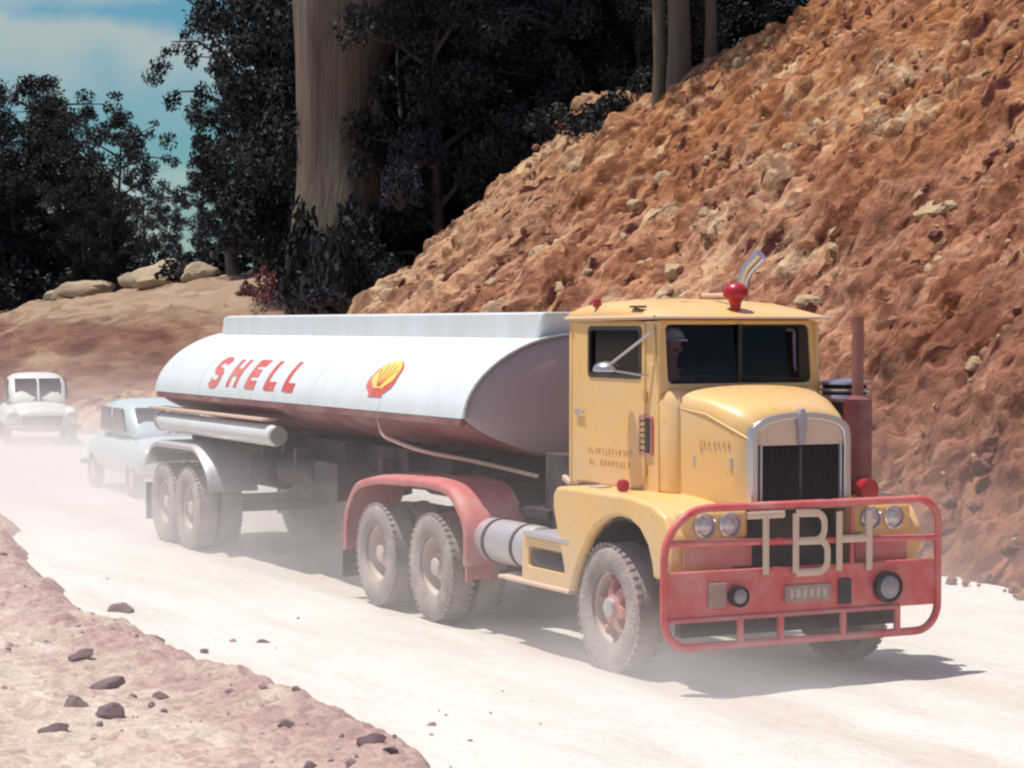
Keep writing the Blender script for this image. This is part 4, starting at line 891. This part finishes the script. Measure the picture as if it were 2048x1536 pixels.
for x_, y_, z_, r_, l_ in ((-9.4, -.72, 1.12, .22, .9), (-9.4, .72, 1.12, .22, .9), (-7.9, -.85, 1.18, .16, 1.3), (-7.9, -.45, 1.10, .15, 1.1), (-7.0, .6, 1.1, .2, 1.0)):
    mb.lathe([(-l_ / 2, .02), (-l_ / 2 + .02, r_ * .8), (-l_ / 2 + .06, r_), (l_ / 2 - .06, r_), (l_ / 2 - .02, r_ * .8), (l_ / 2, .02)], 'x', (x_, y_, z_), 16); mb.box((x_, y_, z_ + r_), (.08, .3, .25))
mb.box((-6.9, -.75, 1.15), (.7, .5, .42)); mb.box((-8.9, 0, 1.2), (.5, .6, .5)); mb.tube([(-10.2, -.6, 1.2), (-6.2, -.6, 1.24), (-5.2, -.3, 1.3)], .035, 8)
for x_ in (-8.5, -7.4, -6.6): mb.lathe([(-.22, .05), (-.2, .12), (.1, .12), (.14, .07), (.3, .07)], 'z', (x_, -.2, 1.2), 12)
mb.tube([(-9, .3, 1.0), (-5, .3, 1.1)], .06)
for x in (-11.30, -12.36): mb.tube([(x, -.9, .525), (x, .9, .525)], .08)
B(mb, 'frame', M['dark'], bevel=.01)
for x in (-11.30, -12.36):
    for s_ in (-1, 1):
        w_ = make_wheel(TT, (x - TX, s_ * .93, .525), s_, True)
for s_ in (-1, 1):
    path = arc([(-10.25, 0, .80), (-10.42, 0, 1.10), (-10.85, 0, 1.335), (-12.7, 0, 1.32), (-13.05, 0, 1.0)], n=6, r=.35)
    secs = [[(p.x, s_ * 1.26, p.z - .05), (p.x, s_ * 1.265, p.z), (p.x, s_ * 1.2, p.z + .03), (p.x, s_ * .62, p.z + .035), (p.x, s_ * .62, p.z), (p.x, s_ * 1.2, p.z)] for p in path]
    tm = B(MB().loft(secs), 'trailer_mudguard', M['alu'], ang=50)
    ht = MB().lathe([(-12.6, .02), (-12.6, .115), (-12.55, .128), (-8.2, .128), (-8.14, .115), (-8.12, .02)], 'x', (0, s_ * 1.12, 1.60), 22)
    tb_ = B(ht, 'hose_tube', M['white'])
    B(MB().lathe([(-12.64, .02), (-12.64, .135), (-12.58, .135), (-12.58, .02)], 'x', (0, s_ * 1.12, 1.60), 20), 'tube_cap', M['alu'], tb_)
    B(MB().lathe([(-8.16, .02), (-8.16, .12), (-8.10, .11), (-8.10, .02)], 'x', (0, s_ * 1.12, 1.60), 20), 'tube_cap', M['alu'], tb_)
    B(MB().box((-10.6, s_ * 1.15, 1.785), (4.6, .20, .035)), 'walkway', M['cream'], bevel=.008)
    lg = MB().box((-6.05, s_ * .62, 1.0), (.16, .16, .9)).box((-6.05, s_ * .62, .52), (.11, .11, .3)); lgo = B(lg, 'landing_leg', M['dark'], bevel=.01)
    B(MB().box((-6.05, s_ * .62, .36), (.34, .28, .03)), 'foot', M['dark'], lgo)
    B(MB().box((-13.0, s_ * .95, .5), (.014, .62, .5)), 'mud_flap', M['dark'])
B(MB().box((-12.95, 0, 1.10), (.10, 2.3, .14)), 'rear_bar', M['alu'], bevel=.01)
for s_ in (-1, 1): B(MB().lathe([(-13.02, .02), (-13.02, .07), (-12.98, .07)], 'x', (0, s_ * .95, 1.10), 14), 'tail_lamp', M['redlens'])
hose = MB().tube(arc([(-5.05, -1.14, 1.95), (-4.9, -1.15, 1.75), (-4.3, -1.0, 1.62), (-3.4, -.75, 1.55), (-2.6, -.5, 1.45)], n=8, r=.4), .022, 8); B(hose, 'brake_hose', M['cream'])
# red lettering and emblem on the shell: flat pieces bent to the curve, placed by (x, distance up the skin from the widest line)
_sk = [(0.0, -AY, ZC)]; _up = [(-AY * math.copysign(abs(math.cos(q)) ** (2 / NU), math.cos(q)), ZC + BU * math.sin(q) ** (2 / NU)) for q in [math.pi / 2 * k / 400 for k in range(401)]]
for (ya, za), (yb, zb) in zip(_up, _up[1:]): _sk.append((_sk[-1][0] + math.hypot(yb - ya, zb - za), yb, zb))
_sa, _sy, _sz = (np.array([q[i] for q in _sk]) for i in range(3))
def on_skin(x, sdist, lift):
    y, z = float(np.interp(sdist, _sa, _sy)), float(np.interp(sdist, _sa, _sz)); e_ = .01
    ty, tz = float(np.interp(sdist + e_, _sa, _sy)) - y, float(np.interp(sdist + e_, _sa, _sz)) - z; L_ = math.hypot(ty, tz) or 1
    return (x, y - tz / L_ * lift, z + ty / L_ * lift)
def ribbon(mb, pts, w_, lift=.006, sub=6):
    P_ = [Vector((p[0], p[1], 0)) for p in pts]; Q = []
    for a_, b_ in zip(P_, P_[1:]): Q += [a_.lerp(b_, k / sub) for k in range(sub)]
    Q.append(P_[-1]); vs = []
    for k, q in enumerate(Q):
        t = (Q[min(k + 1, len(Q) - 1)] - Q[max(k - 1, 0)]).normalized(); nn = Vector((-t.y, t.x, 0)) * w_ / 2
        for p_, lf in ((q - nn, lift), (q + nn, lift), (q + nn, -.004), (q - nn, -.004)): vs.append(on_skin(p_.x, p_.y, lf))
    fs = [(0, 1, 2, 3), tuple(range(len(vs) - 4, len(vs)))[::-1]]
    for k in range(len(Q) - 1):
        for j in range(4): fs.append((k * 4 + j, k * 4 + (j + 1) % 4, k * 4 + 4 + (j + 1) % 4, k * 4 + 4 + j))
    mb.add(vs, fs)
SB, LH, LW, LWT = .12, .41, .37, .112
def tank_letter(xc, strokes):
    mb = MB()
    for st_ in strokes: ribbon(mb, [(xc + u_ * LW, SB + v_ * LH) for u_, v_ in st_], LWT)
    return B(mb, 'letter', M['logored'], shl, smooth=False)
tank_letter(-10.36, [[(-.42, .16), (-.2, .05), (.2, .05), (.42, .18), (.42, .36), (.2, .49), (-.2, .52), (-.42, .64), (-.42, .82), (-.2, .95), (.2, .95), (.42, .84)]])
tank_letter(-9.66, [[(-.38, 0), (-.38, 1)], [(.38, 0), (.38, 1)], [(-.38, .5), (.38, .5)]])
tank_letter(-8.97, [[(-.38, 0), (-.38, 1)], [(-.38, .11), (.45, .11)], [(-.38, .5), (.36, .5)], [(-.38, .89), (.45, .89)]])
tank_letter(-8.29, [[(-.38, 0), (-.38, 1)], [(-.38, .11), (.45, .11)]])
tank_letter(-7.65, [[(-.38, 0), (-.38, 1)], [(-.38, .11), (.45, .11)]])
def fan(scale, lift, sb, base=True):
    pts = []
    for k in range(15):
        q = math.pi * (-.10 + 1.20 * k / 14); sc = 1 + .05 * abs(math.cos(7 * q))
        pts.append((math.cos(q) * .46 * scale * sc, .26 + math.sin(q) * .36 * scale * sc))
    low = [(-.20 * scale, .26 - .24 * scale), (-.26 * scale, .26 - .26 * scale), (.26 * scale, .26 - .26 * scale), (.20 * scale, .26 - .24 * scale)]
    rim = pts + low; mb = MB(); c_ = (0, .22); N = len(rim); vs = []
    for f in (0, .25, .5, .75, 1):
        for p_ in rim: vs.append(on_skin(-5.05 + c_[0] + (p_[0] - c_[0]) * f, sb + c_[1] + (p_[1] - c_[1]) * f, lift))
    fs = [(r_ * N + k, r_ * N + (k + 1) % N, (r_ + 1) * N + (k + 1) % N, (r_ + 1) * N + k) for r_ in range(4) for k in range(N)]
    return mb.add(vs, fs)
lg_ = B(fan(.76, .006, SB - .05), 'emblem', M['logored'], shl, smooth=False, fix=False)
B(fan(.60, .010, SB + .005), 'emblem_face', M['logoyel'], lg_, smooth=False, fix=False)
rb_ = MB()
for q in (.5, .34, .66, .18, .82): ribbon(rb_, [(-5.05 + math.cos(math.pi * q) * .04, SB + .13), (-5.05 + math.cos(math.pi * q) * .25, SB + .25 + math.sin(math.pi * q) * .18)], .018, .013)
B(rb_, 'emblem_ribs', M['logored'], lg_, smooth=False)

# ------------------------------------------------------------------ trees and shrubs
def quads_mesh(name, P, m):                               # P: (n, 4, 3)
    n = len(P); me = bpy.data.meshes.new(name)
    me.vertices.add(n * 4); me.vertices.foreach_set('co', P.reshape(-1).astype(np.float32))
    me.loops.add(n * 4); me.loops.foreach_set('vertex_index', np.arange(n * 4, dtype=np.int32))
    me.polygons.add(n); me.polygons.foreach_set('loop_start', np.arange(0, n * 4, 4, dtype=np.int32)); me.update(calc_edges=True)
    me.materials.append(m); return me
def leaf_cloud(clumps, per, size, r, droop=0.4):          # clumps: (centre, radius)
    out = []
    for c, rad in clumps:
        n = max(8, int(per * (rad ** 2)))
        d = r.normal(size=(n, 3)); d /= np.linalg.norm(d, axis=1)[:, None]
        p = np.array(c) + d * rad * (r.random((n, 1)) ** 0.45) * np.array([1, 1, .72])
        a = r.normal(size=(n, 3)); a[:, 2] -= droop; a /= np.linalg.norm(a, axis=1)[:, None]
        b = np.cross(a, r.normal(size=(n, 3))); b /= np.linalg.norm(b, axis=1)[:, None]
        L = size * r.uniform(.6, 1.4, (n, 1)); w = L * r.uniform(.35, .6, (n, 1))
        out.append(np.stack([p - a * L * .5, p + b * w * .5, p + a * L * .5, p - b * w * .5], 1))
    return np.concatenate(out)
def make_tree(seed, h, rad, base, m, nb=16, per=150, size=.24, sub=9, csz=(.6, 1.15), bark=None):
    r = np.random.default_rng(seed); tr = MB()
    x, y = 0.0, 0.0; pts = []
    for k in range(7):
        t = k / 6; pts.append((x, y, t * h * .9)); x += r.normal() * h * .018; y += r.normal() * h * .018
    r0 = h * .022; tr.tube(pts, [r0 * (1.25 - 1.1 * k / 6) * (1.35 if k == 0 else 1) for k in range(7)], 9)
    cl = []
    for k in range(nb):
        t = base + (1 - base) * (k + .5) / nb; p0 = Vector(pts[min(6, int(t * 6))]).lerp(Vector(pts[min(6, int(t * 6) + 1)]), t * 6 % 1)
        q = k * 2.4 + r.normal() * .5; ex = math.sin(math.pi * min(1, .18 + .82 * (1 - (t - base) / (1 - base)) ** .8)) ** .6
        Rk = rad * (.45 + .55 * ex) * r.uniform(.7, 1.1)
        e = p0 + Vector((math.cos(q) * Rk, math.sin(q) * Rk, h * r.uniform(.02, .09)))
        tr.tube([p0 - Vector((0, 0, .1)), p0.lerp(e, .5) + Vector((0, 0, .1 * Rk)), e], [r0 * .38, r0 * .22, r0 * .08], 5)
        for _ in range(sub):
            f = r.uniform(.35, 1.12); c = p0.lerp(e, f) + Vector(r.normal(size=3) * Vector((.30, .30, .22)) * rad * .55) if False else p0.lerp(e, f) + Vector((r.normal() * rad * .17, r.normal() * rad * .17, r.normal() * rad * .13))
            cl.append((tuple(c), rad / 4.0 * r.uniform(*csz)))
    for _ in range(sub): cl.append(((x + r.normal() * rad * .2, y + r.normal() * rad * .2, h * .93 + r.normal() * rad * .15), rad / 4.0 * r.uniform(*csz)))
    return tr, quads_mesh('crown', leaf_cloud(cl, per, size, r), m)
PROTO = {}
def proto(key, *a, bark='bark', **k):
    tr, cm_ = make_tree(*a, **k); t_ = tr.build('trunk', M[bark]); tm_ = t_.data; bpy.data.objects.remove(t_); PROTO[key] = (tm_, cm_)
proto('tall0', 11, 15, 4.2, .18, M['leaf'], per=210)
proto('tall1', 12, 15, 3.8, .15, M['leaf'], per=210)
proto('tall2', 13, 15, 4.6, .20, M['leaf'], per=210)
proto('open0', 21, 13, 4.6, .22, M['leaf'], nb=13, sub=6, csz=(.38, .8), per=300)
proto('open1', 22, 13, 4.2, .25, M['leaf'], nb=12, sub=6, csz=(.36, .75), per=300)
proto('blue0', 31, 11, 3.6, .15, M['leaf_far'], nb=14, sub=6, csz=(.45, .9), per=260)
def plant_tree(key, loc, s, label, group, name='tree', cat='tree', rz=None, sz=None):
    e = empty(name, loc, random.uniform(0, 6.28) if rz is None else rz); e.scale = (s, s, sz or s); tag(e, label, cat, group)
    for nm, me in zip(('trunk', 'crown'), PROTO[key]):
        o = bpy.data.objects.new(nm, me); C.objects.link(o); o.parent = e
    return e
def su(p): d = p - ORG; return d.dot(FX), d.dot(LY) - TOE
def ground_z(p):
    s, u = su(p)
    if s > -42: return float(bank_height(np.array([s]), np.array([u]))[0])
    return float(far_height(np.array([s]), np.array([u]))[0])
def tree_px(key, px, ytop, d, label, group, h0, wide=1.0, **k):
    p = at_depth(px, 650, d); z0 = ground_z(p) - .2; top = HCAM + d * (650 - ytop) / FPX
    s_ = (top - z0) / h0; p.z = z0
    return plant_tree(key, p, s_ * wide, label, group, sz=s_, **k)
LG = 'dark trees on the far bank at the left'
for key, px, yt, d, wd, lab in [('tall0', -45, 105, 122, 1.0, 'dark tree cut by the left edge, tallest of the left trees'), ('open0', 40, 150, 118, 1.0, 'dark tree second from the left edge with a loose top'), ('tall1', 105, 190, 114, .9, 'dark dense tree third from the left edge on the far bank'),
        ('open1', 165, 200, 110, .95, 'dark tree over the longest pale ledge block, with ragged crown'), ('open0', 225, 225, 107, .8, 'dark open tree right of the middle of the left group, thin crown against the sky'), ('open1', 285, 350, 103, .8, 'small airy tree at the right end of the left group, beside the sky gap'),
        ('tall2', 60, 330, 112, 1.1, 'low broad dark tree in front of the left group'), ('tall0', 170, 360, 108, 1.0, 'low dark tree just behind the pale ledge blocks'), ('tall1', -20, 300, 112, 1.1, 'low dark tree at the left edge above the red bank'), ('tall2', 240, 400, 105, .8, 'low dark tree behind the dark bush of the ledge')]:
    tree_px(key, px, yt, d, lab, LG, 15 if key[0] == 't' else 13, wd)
for k, px in enumerate((-90, -10, 70, 150, 230, 300, 370, 440)):
    tree_px(('tall0', 'tall1', 'tall2')[k % 3], px, 470 - 12 * k + (k % 2) * 25 + (120 if px > 280 else 0) - (150 if px < 100 else 0), 138 + 3 * (k % 3), 'low dark tree in the distant wood behind the far bank', 'distant trees behind the far bank', 15, 1.1)
MG = 'trees between the sky gap and the pale trunk'
for key, px, yt, d, wd, lab in [('open1', 470, 20, 88, .78, 'dark tall tree standing against the sky right of the gap'), ('tall1', 535, -190, 86, .58, 'tallest dark tree beside the reflection trunk on its left'), ('blue0', 395, 330, 96, .9, 'small bluish tree under the sky gap'), ('blue0', 470, 310, 92, .9, 'bluish tree below the dark tall tree'), ('blue0', 545, 280, 88, .9, 'bluish tree left of the base of the reflection trunk'), ('open0', 520, 60, 86, .7, 'dark ragged tree between the tall tree and the reflection trunk'), ('blue0', 335, 400, 100, .75, 'lowest bluish tree at the right end of the ledge'), ('tall0', 610, -120, 76, .55, 'dark tree directly behind the reflection trunk')]:
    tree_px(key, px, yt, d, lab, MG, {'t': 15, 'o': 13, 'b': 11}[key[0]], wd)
FG = 'dark forest trees above the cutting'
for px, d in ((1570, 66), (1650, 64), (1730, 62), (1610, 72)):
    tree_px('tall%d' % (px % 3), px, -170, d, 'dark forest tree standing in the black wood above the cutting', FG, 15, .9)
r_ = np.random.default_rng(77); kk = 0
for d, xs_ in ((63, range(660, 1500, 105)), (69, range(620, 1560, 120)), (76, range(640, 1500, 130))):
    for px in xs_:
        kk += 1
        tree_px(('tall0', 'tall1', 'tall2')[kk % 3], px + r_.normal() * 20, -140 + r_.normal() * 60, d + r_.normal() * 1.5, 'dark forest tree standing in the black wood above the cutting', FG, 15, .8)
# shrubs
def bush_mesh(seed, m, n=26, size=.16, per=260, flat=.75):
    r = np.random.default_rng(seed); cl = []; st_ = MB()
    for k in range(n):
        d = r.normal(size=3); d[2] = abs(d[2]); d /= np.linalg.norm(d); f = r.uniform(.45, .95)
        c = (d[0] * f, d[1] * f, d[2] * f * flat * 1.15 + .05); cl.append((c, r.uniform(.18, .36)))
        st_.tube([(0, 0, -.1), (c[0] * .5, c[1] * .5, c[2] * .6), c], [.03, .02, .008], 5)
    t_ = st_.build('stems', M['bark']); tm_ = t_.data; bpy.data.objects.remove(t_)
    return tm_, quads_mesh('foliage', leaf_cloud(cl, per * 2.2, size, r, .1), m)
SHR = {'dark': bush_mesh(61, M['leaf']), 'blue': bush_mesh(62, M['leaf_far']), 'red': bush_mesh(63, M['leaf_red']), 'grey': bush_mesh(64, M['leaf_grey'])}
def shrub(key, loc, s, label, group=None, sz=1.0):
    e = empty('shrub', loc, random.uniform(0, 6.28)); e.scale = (s, s, s * sz); tag(e, label, 'shrub', group)
    for nm, me in zip(('stems', 'foliage'), SHR[key]): o = bpy.data.objects.new(nm, me); C.objects.link(o); o.parent = e
    return e
def shrub_px(key, px, ybase, d, w, label, group=None, sz=1.0): return shrub(key, at_depth(px, ybase, d), w / 2 * d / FPX, label, group, sz)
for a in [('dark', 695, 610, 57, 205, 'big dark dome shaped shrub below the reflection trunk', None, 2.25), ('dark', 615, 605, 58.5, 170, 'dark shrub left of the dome shaped one', None, 2.6), ('dark', 755, 560, 56, 110, 'dark shrub squeezed against the end of the cutting', None, 1.5),
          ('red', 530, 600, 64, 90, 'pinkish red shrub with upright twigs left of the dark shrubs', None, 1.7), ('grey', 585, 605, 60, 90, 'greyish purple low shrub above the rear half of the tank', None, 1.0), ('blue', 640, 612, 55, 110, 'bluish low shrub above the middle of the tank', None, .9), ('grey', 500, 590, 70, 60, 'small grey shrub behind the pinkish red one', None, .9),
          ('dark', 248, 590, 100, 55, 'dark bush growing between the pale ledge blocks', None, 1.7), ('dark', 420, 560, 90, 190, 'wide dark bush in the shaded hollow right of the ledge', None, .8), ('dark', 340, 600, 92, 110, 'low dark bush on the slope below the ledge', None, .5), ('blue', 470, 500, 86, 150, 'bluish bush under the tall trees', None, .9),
          ('dark', 40, 610, 110, 160, 'dark bush at the left edge on top of the red bank', None, .9), ('dark', 10, 560, 112, 180, 'taller dark bush at the left edge', None, 1.2), ('blue', 345, 625, 80, 28, 'tiny dark tuft alone on the pale slope above the tank', None, 1.3), ('blue', 800, 410, 56, 110, 'bluish shrub right of the reflection trunk', None, 1.9), ('blue', 835, 330, 58, 110, 'bluish shrub at the top of the end of the cutting', None, 1.6)]:
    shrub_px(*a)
for k, px in enumerate(range(-30, 440, 36)):
    rr_ = ray(px, 560); cp_ = Vector((0, 0, HCAM)); d = (15.5 + 2 * (k % 3) - (cp_ - W(0, TOE)).dot(LY)) / rr_.dot(LY); pt = cp_ + rr_ * d; pt.z = ground_z(pt) - .3
    shrub('dark', pt, 1.7 + .3 * (k % 2), 'dark undergrowth shrub at the foot of the trees on the far bank', 'undergrowth below the left trees', 1.2)
for px, py, w, sz in [(1175, 262, 150, .9), (1235, 225, 120, 1.0), (1120, 235, 130, 1.0), (960, 285, 120, .8), (900, 320, 110, .9), (1040, 235, 140, .9), (1300, 175, 110, 1.0), (1390, 120, 100, .9), (1010, 250, 90, .9), (860, 365, 90, .9)]:
    s, u = slope_hit(px, py); p = bank_pt(s, u, -.1); shrub('dark', p, w / 2 * p.y / FPX, 'dark shrub hanging over the top edge of the cutting', 'dark shrubs along the top edge of the cutting', sz)
# made-up trunks: a pale reflection and faint bands given tree shapes
def flute(px_l, px_r, y, d, n=28, seed=3):
    a, b = at_depth(px_l, y, d), at_depth(px_r, y, d); c = (a + b) / 2; R_ = (b - a).length / 2
    return [(c.x + R_ * math.cos(q) * (1 + .05 * math.sin(5 * q + y * .004) + .03 * math.sin(11 * q + 1)), c.y + R_ * .85 * math.sin(q) * (1 + .05 * math.sin(5 * q + y * .004)), c.z) for q in [2 * math.pi * k / n for k in range(n)]]
BT = empty('reflection_trunk', at_depth(680, 640, 61)); tag(BT, 'pale reflection built as a giant brown tree trunk rising out of the frame before the dark forest', 'tree')
P0 = Vector(BT.location)
rows = [(570, 792, 640), (572, 790, 520), (582, 782, 440), (590, 768, 380), (592, 758, 320), (592, 760, 250), (592, 764, 180), (592, 775, 110), (590, 795, 50), (588, 815, -10), (586, 825, -120), (600, 800, -260)]
secs = [[tuple(Vector(v) - P0) for v in flute(l, r2, y, 61)] for l, r2, y in rows]
MB().loft(secs).build('trunk', M['reflbark'], BT, ang=80)
o = MB().tube([at_depth(735, 170, 61) - P0, at_depth(757, 235, 60.2) - P0, at_depth(774, 274, 60) - P0], [.30, .20, .03], 10).build('reflection_stub', M['reflbark'], BT)
cr_ = bpy.data.objects.new('crown', PROTO['tall2'][1]); C.objects.link(cr_); cr_.parent = BT; cr_.location = (0, 0, 11.5); cr_.scale = (.9, .9, .9)
for px, yb, w, lab in [(1318, 205, 26, 'leftmost of three faint bands built as slender grey trunks at the top of the cutting'), (1357, 180, 46, 'thickest of three faint bands built as slender grey trunks at the top of the cutting'), (1420, 125, 22, 'rightmost of three faint bands built as slender grey trunks at the top of the cutting')]:
    s, u = slope_hit(px, yb); p = bank_pt(s, u, -.3); e = empty('band_trunk', p); tag(e, lab, 'tree'); rr = w / 2 * p.y / FPX
    MB().tube([(0, 0, 0), (.02, 0, 1.2), (-.03, .03, 3), (.04, 0, 6)], [rr * 1.25, rr, rr * .9, rr * .6], 12).build('trunk', M['bandbark'], e)
    c_ = bpy.data.objects.new('crown', PROTO['open1'][1]); C.objects.link(c_); c_.parent = e; c_.scale = (.4, .4, .4); c_.location = (0, 0, 3.2)

# ------------------------------------------------------------------ cars following in the dust
def car(name, loc, rz, paint, label, roof_h=1.6):
    e = empty(name, loc, rz); tag(e, label, 'car')
    def sec(x, hw, z0, z1, n_=3.0, k=20):
        zc, h = (z0 + z1) / 2, (z1 - z0) / 2
        return [(x, hw * math.copysign(abs(math.cos(q)) ** (2 / n_), math.cos(q)), zc + h * math.copysign(abs(math.sin(q)) ** (2 / n_), math.sin(q))) for q in [2 * math.pi * j / k for j in range(k)]]
    body = [(-2.25, .35, .45, .75), (-2.2, .62, .36, .86), (-2.0, .78, .30, .95), (-1.5, .86, .28, 1.0), (-.6, .87, .27, 1.02), (.5, .87, .27, 1.02), (1.2, .82, .28, 1.0), (1.8, .72, .30, .94), (2.08, .62, .36, .87), (2.18, .45, .44, .76)]
    b = MB().loft([sec(*q) for q in body]).build('body', paint, e, ang=60)
    for s_ in (-1, 1):
        f_ = MB().loft([sec(x, w_, z0, z1, 2.4, 16) for x, w_, z0, z1 in ((.75, .05, .5, .7), (.95, .15, .42, .84), (1.4, .19, .40, .92), (1.9, .18, .40, .90), (2.15, .15, .46, .84), (2.24, .08, .55, .75))]); f_.v = [(x, y + s_ * .70, z) for x, y, z in f_.v]; f_.build('wing', paint, b, ang=60)
        MB().lathe([(-.02, .12), (.03, .12), (.05, .10), (.07, .06), (.075, .01)], 'x', (2.18, s_ * .70, .70), 16).build('headlamp', M['lens'], e)
    cs = [(-1.95, .30, .9, 1.05), (-1.75, .60, .9, roof_h - .22), (-1.2, .70, .9, roof_h - .05), (-.5, .73, .9, roof_h), (.2, .72, .9, roof_h - .03), (.5, .70, .9, roof_h - .12), (.95, .66, .9, 1.10), (1.0, .5, .9, 1.0)]
    cb_ = MB().loft([sec(*q, 3.4) for q in cs]).build('cabin', paint, e, ang=60)
    def pane(q, nm): MB().loft([[Vector(p) for p in q], [Vector(p) + Vector((-.03, 0, -.012)) if nm == 'windscreen' else Vector((p[0], p[1] * .96, p[2])) for p in q]]).build(nm, M['darkglass2'], cb_, smooth=False)
    zt = roof_h - .14
    for s_ in (-1, 1):
        pane([(.99, s_ * .03, 1.05), (.93, s_ * .56, 1.05), (.565, s_ * .55, zt), (.60, s_ * .03, zt)], 'windscreen')
        for a, c_ in ((-.30, .46), (-1.15, -.38)): pane([(a, s_ * .745, 1.06), (c_ + .1, s_ * .745, 1.06), (c_ - .12, s_ * .725, zt - .02), (a, s_ * .725, zt - .02)], 'side_window')
    g = MB().box((2.16, 0, .58), (.06, .95, .26))
    for k in range(5): g.box((2.20, 0, .49 + .045 * k), (.02, .92, .012))
    g.build('grille', M['black'], e, bevel=.01)
    MB().tube([(2.05, -.92, .43), (2.28, -.75, .43), (2.36, 0, .43), (2.28, .75, .43), (2.05, .92, .43)], .055, 10).build('bumper', M['dullsteel'], e)
    MB().tube([(-2.1, -.85, .43), (-2.3, -.6, .43), (-2.34, 0, .43), (-2.3, .6, .43), (-2.1, .85, .43)], .05, 10).build('bumper', M['dullsteel'], e)
    MB().box((2.41, 0, .44), (.012, .36, .10)).build('number_plate', M['plate'], e)
    for x_ in (1.42, -1.35):
        for s_ in (-1, 1):
            w_ = empty('wheel', (x_, s_ * .78, .33), 0, e); tp = tyre_prof(.33, .18, .19); tp.append(tp[0])
            MB().lathe(tp, 'y', n=24, caps=False).build('tyre', M['dark'], w_); MB().lathe([(s_ * .05, .195), (s_ * .03, .15), (s_ * .05, .08), (s_ * .055, .01)], 'y', n=20).build('rim', M['rim'], w_)
    return e
M['dullsteel'] = mat('dull_steel', (0.16, 0.12, 0.11), 0.5, metal=0.3, dirt=DUST, dirt_amt=0.3)
M['darkglass2'] = mat('car_window', (0.05, 0.045, 0.06), 0.15, col2=(0.08, 0.07, 0.09), scale=2)
car('car', W(-38.4, 3.5, 0), R(-74), M['carwhite'], 'pale rounded old car following farthest behind the tanker in the dust', 1.72)
car('car', W(-21.0, 1.35, 0), R(-66), M['carblue'], 'pale blue car half hidden in dust right behind the tank trailer', 1.62)

# ------------------------------------------------------------------ dust raised by the wheels
dm = bpy.data.materials.new('road_dust_cloud'); dm.use_nodes = True
n, l = dm.node_tree.nodes, dm.node_tree.links
n.clear()
o_ = n.new('ShaderNodeOutputMaterial'); pv = n.new('ShaderNodeVolumePrincipled'); pv.inputs['Color'].default_value = (0.985, 0.95, 0.95, 1); pv.inputs['Anisotropy'].default_value = 0.15
tc = n.new('ShaderNodeTexCoord'); sp = n.new('ShaderNodeSeparateXYZ'); l.new(tc.outputs['Object'], sp.inputs[0])
def mth(op, a, b=None, clamp=False):
    k = n.new('ShaderNodeMath'); k.operation = op; k.use_clamp = clamp
    for i, v in enumerate((a, b)):
        if v is None: continue
        if isinstance(v, (int, float)): k.inputs[i].default_value = v
        else: l.new(v, k.inputs[i])
    return k.outputs[0]
def rng_(v, a, b, c, d):
    k = n.new('ShaderNodeMapRange'); k.interpolation_type = 'SMOOTHSTEP'
    for i, q in enumerate((a, b, c, d)): k.inputs[i + 1].default_value = q
    l.new(v, k.inputs[0]); return k.outputs[0]
hgt = mth('POWER', 2.718, mth('MULTIPLY', sp.outputs[2], -2.0))
puff = mth('MULTIPLY', mth('MULTIPLY', rng_(sp.outputs[0], 3.6, 1.4, 0, 1), rng_(sp.outputs[0], -1.2, .8, 0, 1)), mth('MULTIPLY', rng_(sp.outputs[2], .75, 0, 0, 1), rng_(sp.outputs[1], .9, -.9, 0, 1)))
along = mth('ADD', mth('ADD', rng_(sp.outputs[0], 3.2, -1.5, 0, .36), mth('MULTIPLY', puff, 1.2)), mth('ADD', rng_(sp.outputs[0], -7.5, -12.5, 0, 1.0), rng_(sp.outputs[0], -11, -20, 0, .25)))
endf = mth('MULTIPLY', rng_(sp.outputs[0], -38, -20, 0, 1), mth('MULTIPLY', rng_(sp.outputs[1], -3.6, -1.6, 0, 1), rng_(sp.outputs[1], 5.0, 3.2, 0, 1)))
topf = rng_(sp.outputs[2], 2.9, 1.2, 0, 1)
no = n.new('ShaderNodeTexNoise'); no.inputs['Scale'].default_value = 0.55; no.inputs['Detail'].default_value = 3; l.new(tc.outputs['Object'], no.inputs['Vector'])
den = mth('MULTIPLY', mth('MULTIPLY', hgt, along), mth('MULTIPLY', mth('MULTIPLY', endf, topf), rng_(no.outputs['Fac'], .34, .66, .15, 1.7)))
lift_layer = mth('MULTIPLY', mth('MULTIPLY', rng_(sp.outputs[2], 2.9, .3, 0, 1), rng_(sp.outputs[1], -9.5, -5, 0, 1)), mth('MULTIPLY', rng_(sp.outputs[0], 5.5, 2, 0, 1), rng_(sp.outputs[0], -34, -14, 0, 1)))  # thin wide haze added to lift the shadows
l.new(mth('ADD', mth('MULTIPLY', den, .36), mth('MULTIPLY', lift_layer, .014)), pv.inputs['Density']); l.new(pv.outputs[0], o_.inputs['Volume'])
dust = MB().box((-17, -2.2, 1.62), (46, 15, 3.2)).build('dust', dm, smooth=False)
frame_obj(dust); tag(dust, 'pale dust cloud raised along the road by the wheels', 'dust', kind='stuff')
